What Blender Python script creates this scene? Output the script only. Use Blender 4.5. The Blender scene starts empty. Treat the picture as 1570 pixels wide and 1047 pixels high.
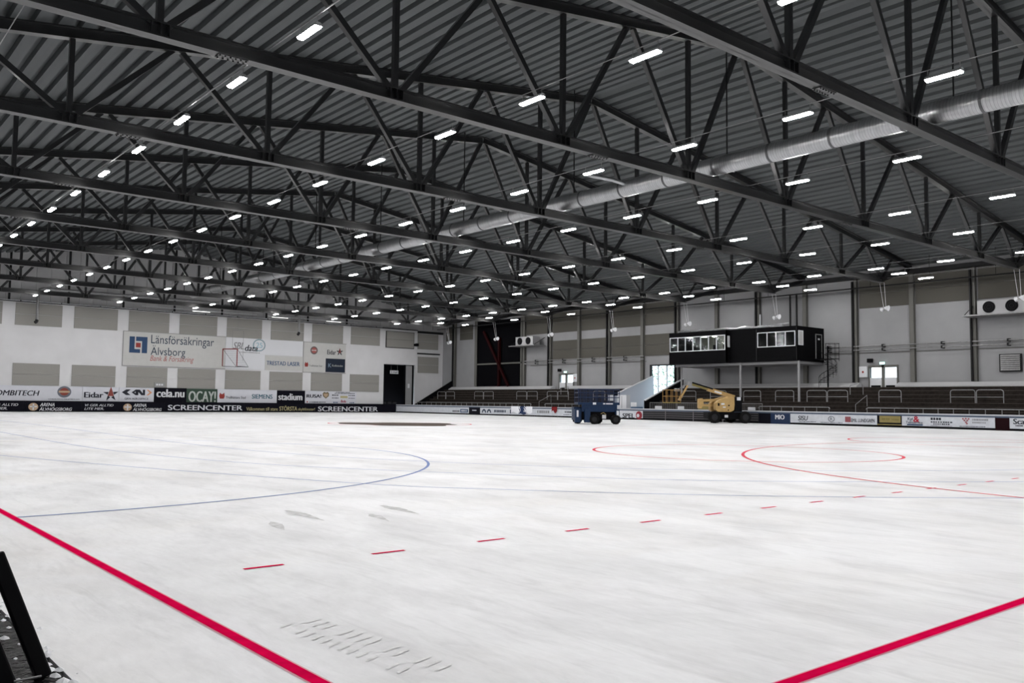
import bpy, bmesh, math, random
from mathutils import Vector, Matrix
random.seed(7)
S = bpy.context.scene
COL = S.collection
# ------------------------------------------------------------------ camera, world, exposure
F_PX, PITCH, ROLL, YAW, EYE = 1334.6, 0.07006, 0.01167, 0.69523, 1.58
fw = Vector((math.sin(YAW)*math.cos(PITCH), math.cos(YAW)*math.cos(PITCH), math.sin(PITCH)))
r0 = Vector((math.cos(YAW), -math.sin(YAW), 0)); u0 = r0.cross(fw)
rt = math.cos(ROLL)*r0 + math.sin(ROLL)*u0
up = -math.sin(ROLL)*r0 + math.cos(ROLL)*u0
cam = bpy.data.cameras.new('camera'); cam.sensor_width = 36; cam.lens = 36*F_PX/1570
cam.clip_start = 0.05; cam.clip_end = 500
co = bpy.data.objects.new('camera', cam); COL.objects.link(co)
co.matrix_world = Matrix(((rt.x, up.x, -fw.x, 0), (rt.y, up.y, -fw.y, 0), (rt.z, up.z, -fw.z, EYE), (0, 0, 0, 1)))
S.camera = co
W = bpy.data.worlds.new('world'); S.world = W; W.use_nodes = True
W.node_tree.nodes['Background'].inputs[0].default_value = (0.80, 0.90, 1.0, 1)
W.node_tree.nodes['Background'].inputs[1].default_value = 5.0
S.view_settings.view_transform = 'Standard'; S.view_settings.look = 'None'
S.view_settings.gamma = 1; S.view_settings.use_curve_mapping = False
S.view_settings.exposure = 0.0
LAMP = 192.0                      # radiance of the strip-light diffusers

# ------------------------------------------------------------------ materials
MATS = {}
def mat(name, col, rough=0.6, metal=0.0, noise=0.0, nscale=3.0, bump=0.0, bscale=20.0, spec=0.25, emit=0, stretch=(1, 1, 1)):
    if name in MATS: return MATS[name]
    m = bpy.data.materials.new(name); m.use_nodes = True
    nt = m.node_tree; b = nt.nodes['Principled BSDF']
    b.inputs['Base Color'].default_value = (*col, 1); b.inputs['Roughness'].default_value = rough
    b.inputs['Metallic'].default_value = metal; b.inputs['Specular IOR Level'].default_value = spec
    if emit:
        b.inputs['Emission Color'].default_value = (*col, 1); b.inputs['Emission Strength'].default_value = emit
    if noise or bump:
        tc = nt.nodes.new('ShaderNodeTexCoord'); mp = nt.nodes.new('ShaderNodeMapping')
        mp.inputs['Scale'].default_value = stretch
        nt.links.new(tc.outputs['Object'], mp.inputs[0])
    if noise:
        n = nt.nodes.new('ShaderNodeTexNoise'); n.inputs['Scale'].default_value = nscale; n.inputs['Detail'].default_value = 6
        nt.links.new(mp.outputs[0], n.inputs['Vector'])
        r = nt.nodes.new('ShaderNodeMapRange'); r.inputs[1].default_value = .3; r.inputs[2].default_value = .7
        r.inputs[3].default_value = 1-noise; r.inputs[4].default_value = 1+noise
        nt.links.new(n.outputs['Fac'], r.inputs[0])
        mx = nt.nodes.new('ShaderNodeVectorMath'); mx.operation = 'SCALE'; mx.inputs[0].default_value = col
        nt.links.new(r.outputs[0], mx.inputs['Scale']); nt.links.new(mx.outputs[0], b.inputs['Base Color'])
    if bump:
        n2 = nt.nodes.new('ShaderNodeTexNoise'); n2.inputs['Scale'].default_value = bscale
        nt.links.new(mp.outputs[0], n2.inputs['Vector'])
        bp = nt.nodes.new('ShaderNodeBump'); bp.inputs['Strength'].default_value = bump; bp.inputs['Distance'].default_value = .02
        nt.links.new(n2.outputs['Fac'], bp.inputs['Height']); nt.links.new(bp.outputs[0], b.inputs['Normal'])
    MATS[name] = m
    return m

def ice_material():
    m = bpy.data.materials.new('ice'); m.use_nodes = True
    nt = m.node_tree; b = nt.nodes['Principled BSDF']; L = nt.links.new; N = nt.nodes.new
    tc = N('ShaderNodeTexCoord')
    def noise(scale, st, detail=6, rough=.55, rz=0.0, dist=0.0):
        mp = N('ShaderNodeMapping'); mp.inputs['Scale'].default_value = st; mp.inputs['Rotation'].default_value = (0, 0, rz)
        L(tc.outputs['Object'], mp.inputs[0])
        n = N('ShaderNodeTexNoise'); n.inputs['Scale'].default_value = scale; n.inputs['Detail'].default_value = detail
        n.inputs['Roughness'].default_value = rough; n.inputs['Distortion'].default_value = dist
        L(mp.outputs[0], n.inputs['Vector']); return n.outputs['Fac']
    def rng(v, a, c, lo, hi):
        r = N('ShaderNodeMapRange'); r.inputs[1].default_value = a; r.inputs[2].default_value = c
        r.inputs[3].default_value = lo; r.inputs[4].default_value = hi; L(v, r.inputs[0]); return r.outputs[0]
    def mul(a, c):
        x = N('ShaderNodeMath'); x.operation = 'MULTIPLY'; L(a, x.inputs[0]); L(c, x.inputs[1]); return x.outputs[0]
    big = rng(noise(.16, (1, 1, 1), 5, .6, .3, .6), .40, .68, 1.0, .85)
    mid = rng(noise(.55, (1.6, .7, 1), 8, .62, -.7, .4), .46, .74, 1.0, .76)
    fine = rng(noise(7.0, (2.2, .6, 1), 8, .7, -.4), .35, .75, 1.03, .93)
    streak = rng(noise(1.6, (3.2, .5, 1), 9, .68, .95, .8), .52, .80, 1.0, .80)
    f = mul(mul(mul(big, mid), fine), streak)
    tint = rng(noise(.22, (1, 1.3, 1), 6, .6, 1.1, .5), .48, .72, 0.0, 1.0)
    mc = N('ShaderNodeMix'); mc.data_type = 'RGBA'; mc.inputs[6].default_value = (.875, .88, .902, 1); mc.inputs[7].default_value = (.815, .805, .80, 1)
    L(tint, mc.inputs[0])
    cr = N('ShaderNodeVectorMath'); cr.operation = 'SCALE'
    L(mc.outputs[2], cr.inputs[0]); L(f, cr.inputs['Scale']); L(cr.outputs[0], b.inputs['Base Color'])
    b.inputs['Roughness'].default_value = .38; b.inputs['Specular IOR Level'].default_value = .35
    bp = N('ShaderNodeBump'); bp.inputs['Strength'].default_value = .25; bp.inputs['Distance'].default_value = .01
    L(noise(9, (1.5, 1, 1), 8, .7), bp.inputs['Height']); L(bp.outputs[0], b.inputs['Normal'])
    MATS['ice'] = m
    return m
def glass_material():
    m = bpy.data.materials.new('glass'); m.use_nodes = True; nt = m.node_tree
    nt.nodes.remove(nt.nodes['Principled BSDF']); o = nt.nodes['Material Output']
    t = nt.nodes.new('ShaderNodeBsdfTransparent'); t.inputs[0].default_value = (.88, .92, .93, 1)
    g = nt.nodes.new('ShaderNodeBsdfGlossy'); g.inputs['Roughness'].default_value = .05
    mx = nt.nodes.new('ShaderNodeMixShader')
    mx.inputs[0].default_value = .02; nt.links.new(t.outputs[0], mx.inputs[1]); nt.links.new(g.outputs[0], mx.inputs[2])
    nt.links.new(mx.outputs[0], o.inputs[0]); MATS['glass'] = m
    return m
ICE = ice_material(); GLASS = glass_material()
STEEL = mat('truss_paint', (.0085, .009, .010), .28, 0, .15, 2, spec=.85)
DECK = mat('roof_deck_grey', (.078, .085, .088), .6, .0, .22, 1.2, .1, 8, stretch=(1, .12, 1))
WALLW = mat('wall_white', (.585, .585, .60), .6, 0, .04, .6)
WALLG = mat('wall_light_grey', (.27, .27, .28), .7, 0, .06, .5, spec=.1)
GABLE = mat('gable_cladding', (.36, .36, .365), .6, 0, .06, .5, spec=.1)
ACOU = mat('acoustic_panel', (.27, .262, .248), .9, 0, .10, 60, spec=.05)
ACOUR = mat('acoustic_panel_warm_grey', (.088, .084, .074), .9, 0, .10, 60, spec=.05)
COLG = mat('column_grey', (.11, .108, .10), .5, 0, .05, 2)
COLD = mat('column_dark', (.014, .014, .015), .5, spec=.12)
GALV = mat('galvanised', (.55, .56, .58), .35, .85, .2, 6)
GALVD = mat('galvanised_rail', (.24, .24, .245), .45, .35, .15, 6)
BLACK = mat('black_paint', (.004, .004, .005), .5, spec=.05)
BLACKB = mat('black_board', (.005, .005, .009), .5, spec=.05)
RUB = mat('rubber', (.006, .006, .006), .8, 0, .3, 15, spec=.1)
WHITE = mat('white_paint', (.60, .61, .64), .5)
SIGNW = mat('sign_white', (.56, .57, .62), .45, 0, .03, 2)
SIGNC = mat('sign_cream_white', (.47, .47, .46), .5, 0, .03, 2)
NAVY = mat('navy', (.008, .014, .03), .4)
INK = mat('ink_black', (.012, .013, .022), .5)
LFBLUE = mat('logo_blue', (.022, .055, .125), .5)
LFTXT = mat('lettering_blue_grey', (.026, .04, .068), .5)
RED = mat('logo_red', (.26, .035, .03), .5)
REDT = mat('lettering_red', (.33, .09, .08), .5)
TEAL = mat('siemens_teal', (.01, .09, .13), .5)
GREEN = mat('sign_green', (.028, .055, .038), .5)
PALE = mat('pale_lettering', (.42, .45, .43), .5)
GOLD = mat('gold_lettering', (.40, .36, .20), .5)
TAN = mat('emblem_tan', (.42, .30, .20), .5)
ORANGE = mat('chevron_orange', (.62, .28, .14), .5)
BROWN = mat('stand_brown_wood', (.048, .040, .035), .7, 0, .35, 4, stretch=(3, .3, 3))
BROWND = mat('stand_riser', (.022, .018, .016), .8, 0, .3, 4, spec=.05)
BLINE = mat('blue_line', (.25, .32, .56), .9, spec=0)
RLINE = mat('red_line', (.74, .003, .070), .9, 0, .15, 5, spec=0)
RLINE2 = mat('red_line_pale', (.72, .11, .15), .9, 0, .2, 5, spec=0)
PINK = mat('red_line_bleed', (.80, .40, .47), .9, spec=0)
BLUE = mat('machine_blue', (.004, .019, .058), .4, 0, .1, 4)
YEL = mat('machine_yellow', (.42, .275, .11), .45, 0, .12, 5)
YELD = mat('faded_yellow', (.23, .185, .065), .6, 0, .1, 4)
DARKG = mat('dark_grey', (.022, .022, .024), .6, spec=.1)
DUCT = mat('duct_spiral_metal', (.46, .47, .48), .34, .92, .12, 1.5, .15, 6, stretch=(1, 8, 1))
CLOTHW = mat('white_cloth', (.75, .76, .80), .9)
DRED = mat('dark_red_paint', (.010, .001, .002), .6, spec=.08)
EMIT = mat('diffuser_light', (1, .985, .97), .5, emit=LAMP)
LED = mat('booth_lamp', (1, .95, .85), .5, emit=14)
EXITG = mat('exit_sign_green', (.6, 1, .88), .5, emit=1.6)
HOUS = mat('lamp_housing', (.35, .36, .37), .5)
LEAF = mat('leaf_green', (.22, .30, .22), .8, 0, .4, 3)
BARK = mat('bark', (.06, .045, .03), .9)
GRASS = mat('grass', (.07, .12, .04), .9, 0, .3, 2)
MATF = mat('wet_black_mat', (.006, .006, .007), .22, 0, .4, 6, .9, 14, spec=.008)
CONC = mat('concrete', (.16, .16, .16), .8, 0, .1, 1)
SNOW = mat('ice_slush', (.80, .81, .84), .5, 0, .1, 8, .6, 30)
MARK = mat('tyre_mark_grey', (.60, .60, .605), .6, 0, .25, 9)
MARKL = mat('tyre_tread_grey', (.73, .73, .735), .6, 0, .15, 20)
THAW = mat('thawed_brown', (.075, .052, .04), .9, 0, .4, .8)
BOOTHIN = mat('booth_inner_wall', (.42, .42, .36), .8)

# ------------------------------------------------------------------ mesh helpers
class MB:
    def __init__(s): s.v = []; s.f = []
    def add(s, vs, fs):
        o = len(s.v); s.v += [tuple(v) for v in vs]; s.f += [tuple(i+o for i in f) for f in fs]; return s
    def box(s, x0, x1, y0, y1, z0, z1):
        return s.add([(x0, y0, z0), (x1, y0, z0), (x1, y1, z0), (x0, y1, z0), (x0, y0, z1), (x1, y0, z1), (x1, y1, z1), (x0, y1, z1)],
                     [(0, 3, 2, 1), (4, 5, 6, 7), (0, 1, 5, 4), (1, 2, 6, 5), (2, 3, 7, 6), (3, 0, 4, 7)])
    def beam(s, a, b, w, h, side=None):            # box of section w (across) x h between two points
        a = Vector(a); b = Vector(b); d = (b-a).normalized()
        u = Vector(side) if side else (Vector((0, 0, 1)).cross(d) if abs(d.z) < .99 else Vector((1, 0, 0)))
        u = (u - d*u.dot(d)).normalized(); n = d.cross(u)
        q = []
        for p in (a, b):
            for su, sn in ((-1, -1), (1, -1), (1, 1), (-1, 1)): q.append(p+u*su*w/2+n*sn*h/2)
        return s.add(q, [(0, 3, 2, 1), (4, 5, 6, 7), (0, 1, 5, 4), (1, 2, 6, 5), (2, 3, 7, 6), (3, 0, 4, 7)])
    def tube(s, pts, r, n=8, cap=True):
        pts = [Vector(p) for p in pts]; rings = []
        for i, p in enumerate(pts):
            d = ((pts[i+1]-p) if i == 0 else (p-pts[i-1]) if i == len(pts)-1 else (pts[i+1]-pts[i-1])).normalized()
            u = d.orthogonal() if i == 0 else (pu - d*pu.dot(d))
            u.normalize(); pu = u.copy(); w = d.cross(u)
            rr = r[i] if isinstance(r, (list, tuple)) else r
            rings.append([p+u*math.cos(2*math.pi*k/n)*rr+w*math.sin(2*math.pi*k/n)*rr for k in range(n)])
        vs = [v for g in rings for v in g]; fs = []
        for i in range(len(rings)-1):
            for k in range(n): fs.append((i*n+k, i*n+(k+1) % n, (i+1)*n+(k+1) % n, (i+1)*n+k))
        if cap: fs += [tuple(range(n))[::-1], tuple((len(rings)-1)*n+k for k in range(n))]
        return s.add(vs, fs)
    def prism(s, poly, axis, a, b):                # poly of 2d points extruded along axis 0/1/2 from a to b
        n = len(poly)
        def P(p, t): return {0: (t, p[0], p[1]), 1: (p[0], t, p[1]), 2: (p[0], p[1], t)}[axis]
        return s.add([P(p, a) for p in poly]+[P(p, b) for p in poly],
                     [tuple(range(n)), tuple(range(2*n-1, n-1, -1))]+[(i, i+n, (i+1) % n+n, (i+1) % n) for i in range(n)])
    def mesh(s, name, mt, off=(0, 0, 0), bev=0):
        me = bpy.data.meshes.new(name)
        me.from_pydata([(v[0]-off[0], v[1]-off[1], v[2]-off[2]) for v in s.v], [], s.f)
        bm = bmesh.new(); bm.from_mesh(me)
        if bev: bmesh.ops.bevel(bm, geom=bm.edges[:], offset=bev, segments=2, affect='EDGES', profile=.5)
        bmesh.ops.recalc_face_normals(bm, faces=bm.faces); bm.to_mesh(me); bm.free()
        me.materials.append(mt); return me
    def build(s, name, mt, parent=None, bev=0, world=True):
        off = (0, 0, 0)
        if parent is not None and world:
            r = parent
            while r.parent: r = r.parent
            off = r.location
        o = bpy.data.objects.new(name, s.mesh(name, mt, off, bev)); COL.objects.link(o); o.parent = parent
        return o
def tag(o, label=None, cat=None, group=None, kind=None):
    if label: o['label'] = label
    if cat: o['category'] = cat
    if group: o['group'] = group
    if kind: o['kind'] = kind
    return o
def thing(name, loc, label, cat, group=None, rz=0):
    o = bpy.data.objects.new(name, None); COL.objects.link(o); o.location = loc; o.rotation_euler = (0, 0, rz)
    o.empty_display_size = .2
    return tag(o, label, cat, group)
def struct(name, mb, mt): return tag(mb.build(name, mt), kind='structure')
def share(name, me, parent, loc=(0, 0, 0), rot=None, scale=None):
    o = bpy.data.objects.new(name, me); COL.objects.link(o); o.parent = parent; o.location = loc
    if rot: o.rotation_euler = rot
    if scale: o.scale = scale
    return o
def copy_tree(o, parent=None):
    c = o.copy(); COL.objects.link(c); c.parent = parent
    for ch in list(o.children): copy_tree(ch, c)
    return c
def rootloc(p):
    while p.parent: p = p.parent
    return p.location
# flat writing: u runs to the reader's right, v up, on a plane facing -Y ('E', end wall) or -X ('R', side wall)
def plane_pt(pl, u, v, d): return (u, d, v) if pl == 'E' else (d, u, v)
_fonts = {}
def text(body, pl, u0, u1, v0, v1, d, mt, parent, bold=0.0, shear=0.0, space=1.0):
    key = (body, bold, shear, space)
    if key not in _fonts:
        cu = bpy.data.curves.new('lettering', 'FONT'); cu.body = body; cu.shear = shear
        cu.resolution_u = 3; cu.space_character = space
        ob = bpy.data.objects.new('lettering', cu); COL.objects.link(ob)
        bpy.context.view_layer.update()
        dg = bpy.context.evaluated_depsgraph_get()
        me = bpy.data.meshes.new_from_object(ob.evaluated_get(dg))
        v_, f_ = [tuple(v.co) for v in me.vertices], [tuple(p.vertices) for p in me.polygons]
        if bold:                                                # heavier strokes: the outline laid down three times side by side
            n_ = len(v_)
            f_ = f_+[tuple(i+k*n_ for i in f) for k in (1, 2) for f in f_]
            v_ = v_+[(x+bold*.8, y, .006) for x, y, z in v_]+[(x-bold*.8, y, .012) for x, y, z in v_]
        _fonts[key] = (v_, f_)
        bpy.data.objects.remove(ob); bpy.data.curves.remove(cu); bpy.data.meshes.remove(me)
    vs, fs = _fonts[key]
    xs = [v[0] for v in vs]; ys = [v[1] for v in vs]
    xa, xb, ya, yb = min(xs), max(xs), min(ys), max(ys)
    mb = MB(); mb.add([plane_pt(pl, u0+(v[0]-xa)/(xb-xa)*(u1-u0), v0+(v[1]-ya)/(yb-ya)*(v1-v0), d-v[2]) for v in vs], fs)
    return mb.build('lettering', mt, parent)
def poly(name, pl, pts, d, th, mt, parent):
    return MB().prism([(p[0], p[1]) for p in pts], 1 if pl == 'E' else 0, d, d+th).build(name, mt, parent)
def disc(name, pl, u, v, r, d, th, mt, parent, n=24, rv=None):
    return poly(name, pl, [(u+r*math.cos(2*math.pi*k/n), v+(rv or r)*math.sin(2*math.pi*k/n)) for k in range(n)], d, th, mt, parent)
def star(pl, u, v, r, d, parent, red):
    m = MB()
    for k in range(5):
        a = math.pi/2+k*2*math.pi/5; 
        if k == 0: continue
        c, s_ = math.cos(a), math.sin(a)
        p = [(u+c*r+ -s_*r*.04, v+s_*r+c*r*.04), (u+c*r*.36-s_*r*.20, v+s_*r*.36+c*r*.20), (u+c*r*.36+s_*r*.20, v+s_*r*.36-c*r*.20)]
        m.prism(p, 1 if pl == 'E' else 0, d, d+.01)
    m.build('star_arms', INK, parent)
    a = [(u, v+r), (u+r*.30, v+r*.1), (u+r*.38, v-r*.25), (u-r*.38, v-r*.25), (u-r*.30, v+r*.1)]
    poly('star_centre', pl, a, d, .01, red, parent)
def bars(pl, rows, d, mt, parent, name='small_print'):     # print too small to read: rows of short strokes
    m = MB()
    for (u0, u1, v0, v1, n) in rows:
        st = (u1-u0)/n
        for i in range(n):
            w = st*random.uniform(.55, .9)
            a, b = (u0+i*st, u0+i*st+w)
            m.add([plane_pt(pl, a, v0, d), plane_pt(pl, b, v0, d), plane_pt(pl, b, v1, d), plane_pt(pl, a, v1, d)], [(0, 1, 2, 3)])
    return m.build(name, mt, parent)

# ------------------------------------------------------------------ hall dimensions
XW, XL, YE, YN = 75.0, -4.1, 105.6, -9.0      # right wall, left wall, far end wall, near wall
XR, ZR, SL = 35.45, 19.05, 0.1405             # ridge line, underside of top chord there, roof slope
TY = [35.5+10.32*k for k in range(-3, 7)]     # trusses
CY = [35.5+5.16*k for k in range(-8, 14)]     # wall columns
def zdeck(x): return ZR+.45-SL*abs(x-XR)

# ------------------------------------------------------------------ floor
flo = struct('floor', MB().box(1.33, 66.42, -3, 105.0, -.12, 0), ICE)
struct('floor_surround', MB().box(XL, 1.33, YN, YE, -.3, -.03).box(66.42, XW, YN, YE, -.3, -.02).box(1.33, 66.42, YN, -3, -.3, -.02).box(1.33, 66.42, 105, YE, -.3, -.02), CONC)
def strip(name, pts, w, mt, z=.004):
    m = MB(); L = []; R = []
    for i, p in enumerate(pts):
        a = pts[max(i-1, 0)]; b = pts[min(i+1, len(pts)-1)]
        dx, dy = b[0]-a[0], b[1]-a[1]; l = math.hypot(dx, dy); nx, ny = -dy/l*w/2, dx/l*w/2
        L.append((p[0]+nx, p[1]+ny, z)); R.append((p[0]-nx, p[1]-ny, z))
    n = len(pts); m.add(L+R, [(i, i+1, n+i+1, n+i) for i in range(n-1)])
    return m.build(name, mt, flo)
def arc(cx, cy, r, a0, a1, n=96): return [(cx+r*math.cos(math.radians(a0+(a1-a0)*i/n)), cy+r*math.sin(math.radians(a0+(a1-a0)*i/n))) for i in range(n+1)]
SX, GY = 2.395, 2.89
strip('line_bleed', [(SX, GY), (SX, 103.5)], .115, PINK, .002)
strip('side_line', [(SX, GY-.045), (SX, 103.5)], .085, RLINE)
strip('line_bleed', [(SX, GY), (65.6, GY)], .115, PINK, .002)
strip('goal_line', [(SX, GY), (65.6, GY)], .085, RLINE)
for i in range(22): strip('dash', [(3.38+i*1.375, 7.92), (3.78+i*1.375, 7.92)], .055, RLINE)
strip('penalty_arc', arc(33.6, 3.1, 16.9, 0, 180), .10, RLINE2)
for cx in (25.0, 42.2): strip('free_stroke_circle', arc(cx, 17.75, 5, 0, 360), .10, RLINE2)
strip('centre_circle', arc(33.6, 52.5, 5, 0, 360), .12, RLINE2)
strip('half_circle', arc(2.44, 25.4, 12.37, -90, 90), .07, BLINE)
def smooth(pts, n=6):
    P_ = [pts[0]]+pts+[pts[-1]]; out = []
    for i in range(1, len(P_)-2):
        p0, p1, p2, p3 = P_[i-1:i+3]
        for k in range(n):
            t = k/n; out.append(tuple(.5*(2*p1[j]+(p2[j]-p0[j])*t+(2*p0[j]-5*p1[j]+4*p2[j]-p3[j])*t*t+(3*p1[j]-p0[j]-3*p2[j]+p3[j])*t**3) for j in (0, 1)))
    return out+[pts[-1]]
for q in ([(2.4, 36.5), (4.57, 27.0), (5.9, 22.3), (7.0, 18.9), (8.75, 14.4), (10.0, 12.55), (12.3, 9.9), (15.3, 7.3), (19.0, 4.9), (24, 2.9)],
          [(7.6, 70), (7.55, 46), (7.5, 33), (7.85, 26.6), (9.1, 20.6), (11.4, 16.1), (14.5, 11.9), (18.2, 9.0), (22.5, 6.6), (28, 4.9)],
          [(11.2, 70), (11.2, 50), (11.0, 34), (11.3, 26), (12.4, 21.1), (15.0, 15.9), (18.6, 12.3), (24.8, 8.9), (31, 7.6)]):
    strip('track_line', smooth(q), .05, BLINE, .003)
m = MB(); pts = []
for k in range(40):
    a = 2*math.pi*k/40; r = 4.1+.5*math.sin(3*a+1)+.3*math.sin(7*a)
    pts.append((33.0+r*math.cos(a)*.95, 51.6+r*math.sin(a)*1.1, .005))
m.add(pts, [tuple(range(40))]); m.build('thawed_patch', THAW, flo)
# tyre scuffs: pointed smears; tread prints: rows of short bars
for (x0, y0, x1, y1, w) in ((5.62, 11.75, 5.55, 10.45, .30), (4.95, 10.75, 4.75, 9.95, .22), (7.05, 11.5, 6.95, 10.3, .30), (6.4, 10.75, 6.2, 9.9, .22)):
    q = []; n = 10
    for i in range(n+1):
        t = i/n; ww = w*(.25+t*2.2 if t < .3 else 1-(t-.3)/.7)*(.8+.2*random.random())*.8; q.append((x0+(x1-x0)*t, y0+(y1-y0)*t, ww))
    MB().add([(p[0]-p[2]/2, p[1]+p[2]*.3, .004) for p in q]+[(p[0]+p[2]/2, p[1]-p[2]*.3, .004) for p in q], [(i, i+1, n+2+i, n+1+i) for i in range(n)]).build('tyre_scuff', MARK, flo)
m = MB()
for i in range(15):
    y = 5.75-i*.105
    for x, l in ((2.93+i*.007, .15), (2.74+i*.007, .11)):
        if random.random() < .8: m.add([(x, y, .003), (x+l, y+.05, .003), (x+l, y+.078, .003), (x, y+.03, .003)], [(0, 1, 2, 3)])
tag(m.build('tyre_tread_print', MARKL, flo), kind='stuff')
# black wet mat strip beside the ice, with slush along the edge
struct('floor_mat', MB().box(-1.0, 1.31, -3, 60, -.03, -.004), MATF)
m = MB()
for i in range(420):
    y = random.uniform(3.5, 26); x = 1.33+random.gauss(.0, .035) - abs(random.gauss(0, .12))*(random.random() < .35)
    r = random.uniform(.006, .035); a0 = random.random()*6
    vs = [(x+r*1.5*math.cos(a0+k*1.05)*random.uniform(.6, 1.2), y+r*2.2*math.sin(a0+k*1.05)*random.uniform(.6, 1.2), -.004) for k in range(6)]
    m.add(vs+[(x, y, r*.6)], [(k, (k+1) % 6, 6) for k in range(6)])
tag(m.build('ice_slush', SNOW), 'white ice slush scattered along the black mat beside the ice', 'slush', kind='stuff')

# ------------------------------------------------------------------ walls
def wall_cells(u0, u1, v0, v1, holes):
    us = sorted({u0, u1, *[h[0] for h in holes], *[h[1] for h in holes]}); vs = sorted({v0, v1, *[h[2] for h in holes], *[h[3] for h in holes]})
    for a, b in zip(us, us[1:]):
        for c, d in zip(vs, vs[1:]):
            if not any(h[0] <= (a+b)/2 <= h[1] and h[2] <= (c+d)/2 <= h[3] for h in holes): yield a, b, c, d
# right wall with the daylight doorway and the glazed exit doors
DAY = (61.9, 65.4, 0, 5.92)
EXD = [(37.0, 39.5), (77.9, 80.4)]
holes = [DAY]+[(a, b, 3.3, 5.12) for a, b in EXD]
m = MB()
for a, b, c, d in wall_cells(YN, YE+.4, -.2, 13.9, holes): m.box(XW, XW+.3, a, b, c, d)
wr = struct('wall_right', m, WALLG)
for i, y in enumerate(CY):
    if abs(y-92.3) < 1 or y > 104: continue
    big = (i % 2 == 0)
    w = .40 if big else .26
    z0 = 3.75
    cl = MB().box(74.66, 74.70, y-w/2, y+w/2, z0, 13.5).box(74.96, 75.0, y-w/2, y+w/2, z0, 13.5).box(74.70, 74.96, y-.03, y+.03, z0, 13.5)
    cl.build('wall_column', COLG, wr)
    if not big: MB().box(74.40, 74.64, y+.12, y+.24, z0, 13.0).build('drain_pipe', COLD, wr)
def side_panel(y0, y1, z0, z1, mt=ACOUR):
    zm = (z0+z1)/2
    for a, b in ((z0, zm-.015), (zm+.015, z1)): MB().box(74.90, 75.0, y0, y1, a, b).build('acoustic_panel', mt, wr)
for i, y in enumerate(CY[:-1]):
    a, b = y+.28, CY[i+1]-.28; k = i-8
    if k in (-6, -5, -4, -3, -2, -1, 0) or 5 <= k <= 9: side_panel(a, b, 10.5, 13.1)
    if 5 <= k <= 8: side_panel(a, b, 7.05, 9.45)
side_panel(98.6, 101.6, 10.5, 12.6); side_panel(103.1, 105.0, 10.5, 12.6)
for z, r in ((6.42, .05),): MB().box(74.94, 75.0, YN, 61, z-.03, z+.03).box(74.94, 75, 66, 86, z-.03, z+.03).build('wall_seam_rail', COLG, wr)
# horizontal pipes along the side wall
for zz in (7.02, 6.68):
    t = thing('wall_pipe', (74.55, 60, zz), 'upper grey pipe running along the side wall behind the stands' if zz > 7 else 'lower grey pipe running along the side wall behind the stands', 'pipe')
    MB().tube([(74.5, 12, zz), (74.5, 43.4, zz)], .055, 8).build('pipe', GALVD, t); MB().tube([(74.5, 66, zz), (74.5, 86.7, zz)], .055, 8).build('pipe', GALVD, t)
    for y in CY:
        if 15 < y < 42 or 64 < y < 86: MB().box(74.42, 74.95, y+2.5, y+2.62, zz-.12, zz+.12).build('bracket', COLD, t)
# eaves: dark edge beam and hanging pipe
struct('trim_1', MB().box(74.2, 74.9, YN, YE, 13.15, 13.5), mat('eaves_grey', (.02, .02, .021), .6, spec=.1))
t = thing('sprinkler_pipe', (72.6, 60, 12.05), 'thin dark pipe hung below the eaves along the side wall', 'pipe')
MB().tube([(72.6, 5, 12.05), (72.6, 104, 12.05)], .06, 8).build('pipe', COLD, t)
for y in CY[4:]: MB().tube([(72.6, y+2.6, 12.05), (72.6, y+2.6, zdeck(72.6))], .02, 6).build('hanger', COLD, t)

# far end wall
GATE = (64.65, 69.9, 0, 6.8)
m = MB()
for a, b, c, d in wall_cells(XL-.3, 70.2, -.2, 11.85, [GATE]): m.box(a, b, YE, YE+.3, c, d)
m.box(70.2, XW+.3, YE+.35, YE+.65, -.2, 11.85)
m.box(70.0, 70.2, YE+.3, YE+.65, -.2, 11.85)
we = struct('wall_end', m, WALLW)
# gable: vertical cladding panels above the white wall
pw = 1.45; n = int((XW-XL)/pw)
for i in range(n+1):
    a = XL+i*pw; b = min(a+pw-.03, XW)
    if b <= a: continue
    MB().add([(a, YE+.12, 11.85), (b, YE+.12, 11.85), (b, YE+.12, zdeck(b)+.3), (a, YE+.12, zdeck(a)+.3), (a, YE+.3, 11.85), (b, YE+.3, 11.85), (b, YE+.3, zdeck(b)+.3), (a, YE+.3, zdeck(a)+.3)],
             [(0, 3, 2, 1), (4, 5, 6, 7), (0, 1, 5, 4), (1, 2, 6, 5), (2, 3, 7, 6), (3, 0, 4, 7)]).build('cladding_panel', GABLE, we)
MB().box(XL, XW, YE+.3, YE+.6, 11.5, 20.5).build('gable_backing', DARKG, we)
MB().box(XL, 70.2, YE-.10, YE+.12, 11.80, 11.92).build('wall_cap', COLD, we)
PX = [18.63+5.81*k for k in range(-3, 8)]
for x in PX:
    MB().box(x-.75, x-.55, YE-.02, YE+.12, 11.85, zdeck(x)).build('gable_post', COLD, we)
def end_panel(x0, x1, z0, z1, y=YE, mt=ACOU):
    zm = (z0+z1)/2
    for a, b in ((z0, zm-.012), (zm+.012, z1)): MB().box(x0, x1, y-.07, y, a, b).build('acoustic_panel', mt, we)
for x in PX:
    end_panel(x, x+4.58, 9.30, 11.70); end_panel(x, x+4.58, 2.84, 5.20)
MB().box(64.85, 69.6, YE-.12, YE, 9.14, 11.5).build('panel_frame', COLD, we)
end_panel(64.95, 69.5, 9.22, 11.44, YE-.12); 
end_panel(70.5, 74.1, 9.2, 11.45, YE+.35); end_panel(70.6, 74.2, 5.75, 8.1, YE+.35)
MB().box(70.2, 74.4, YE+.2, YE+.35, 8.45, 8.65).build('ledge', DARKG, we)
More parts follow.
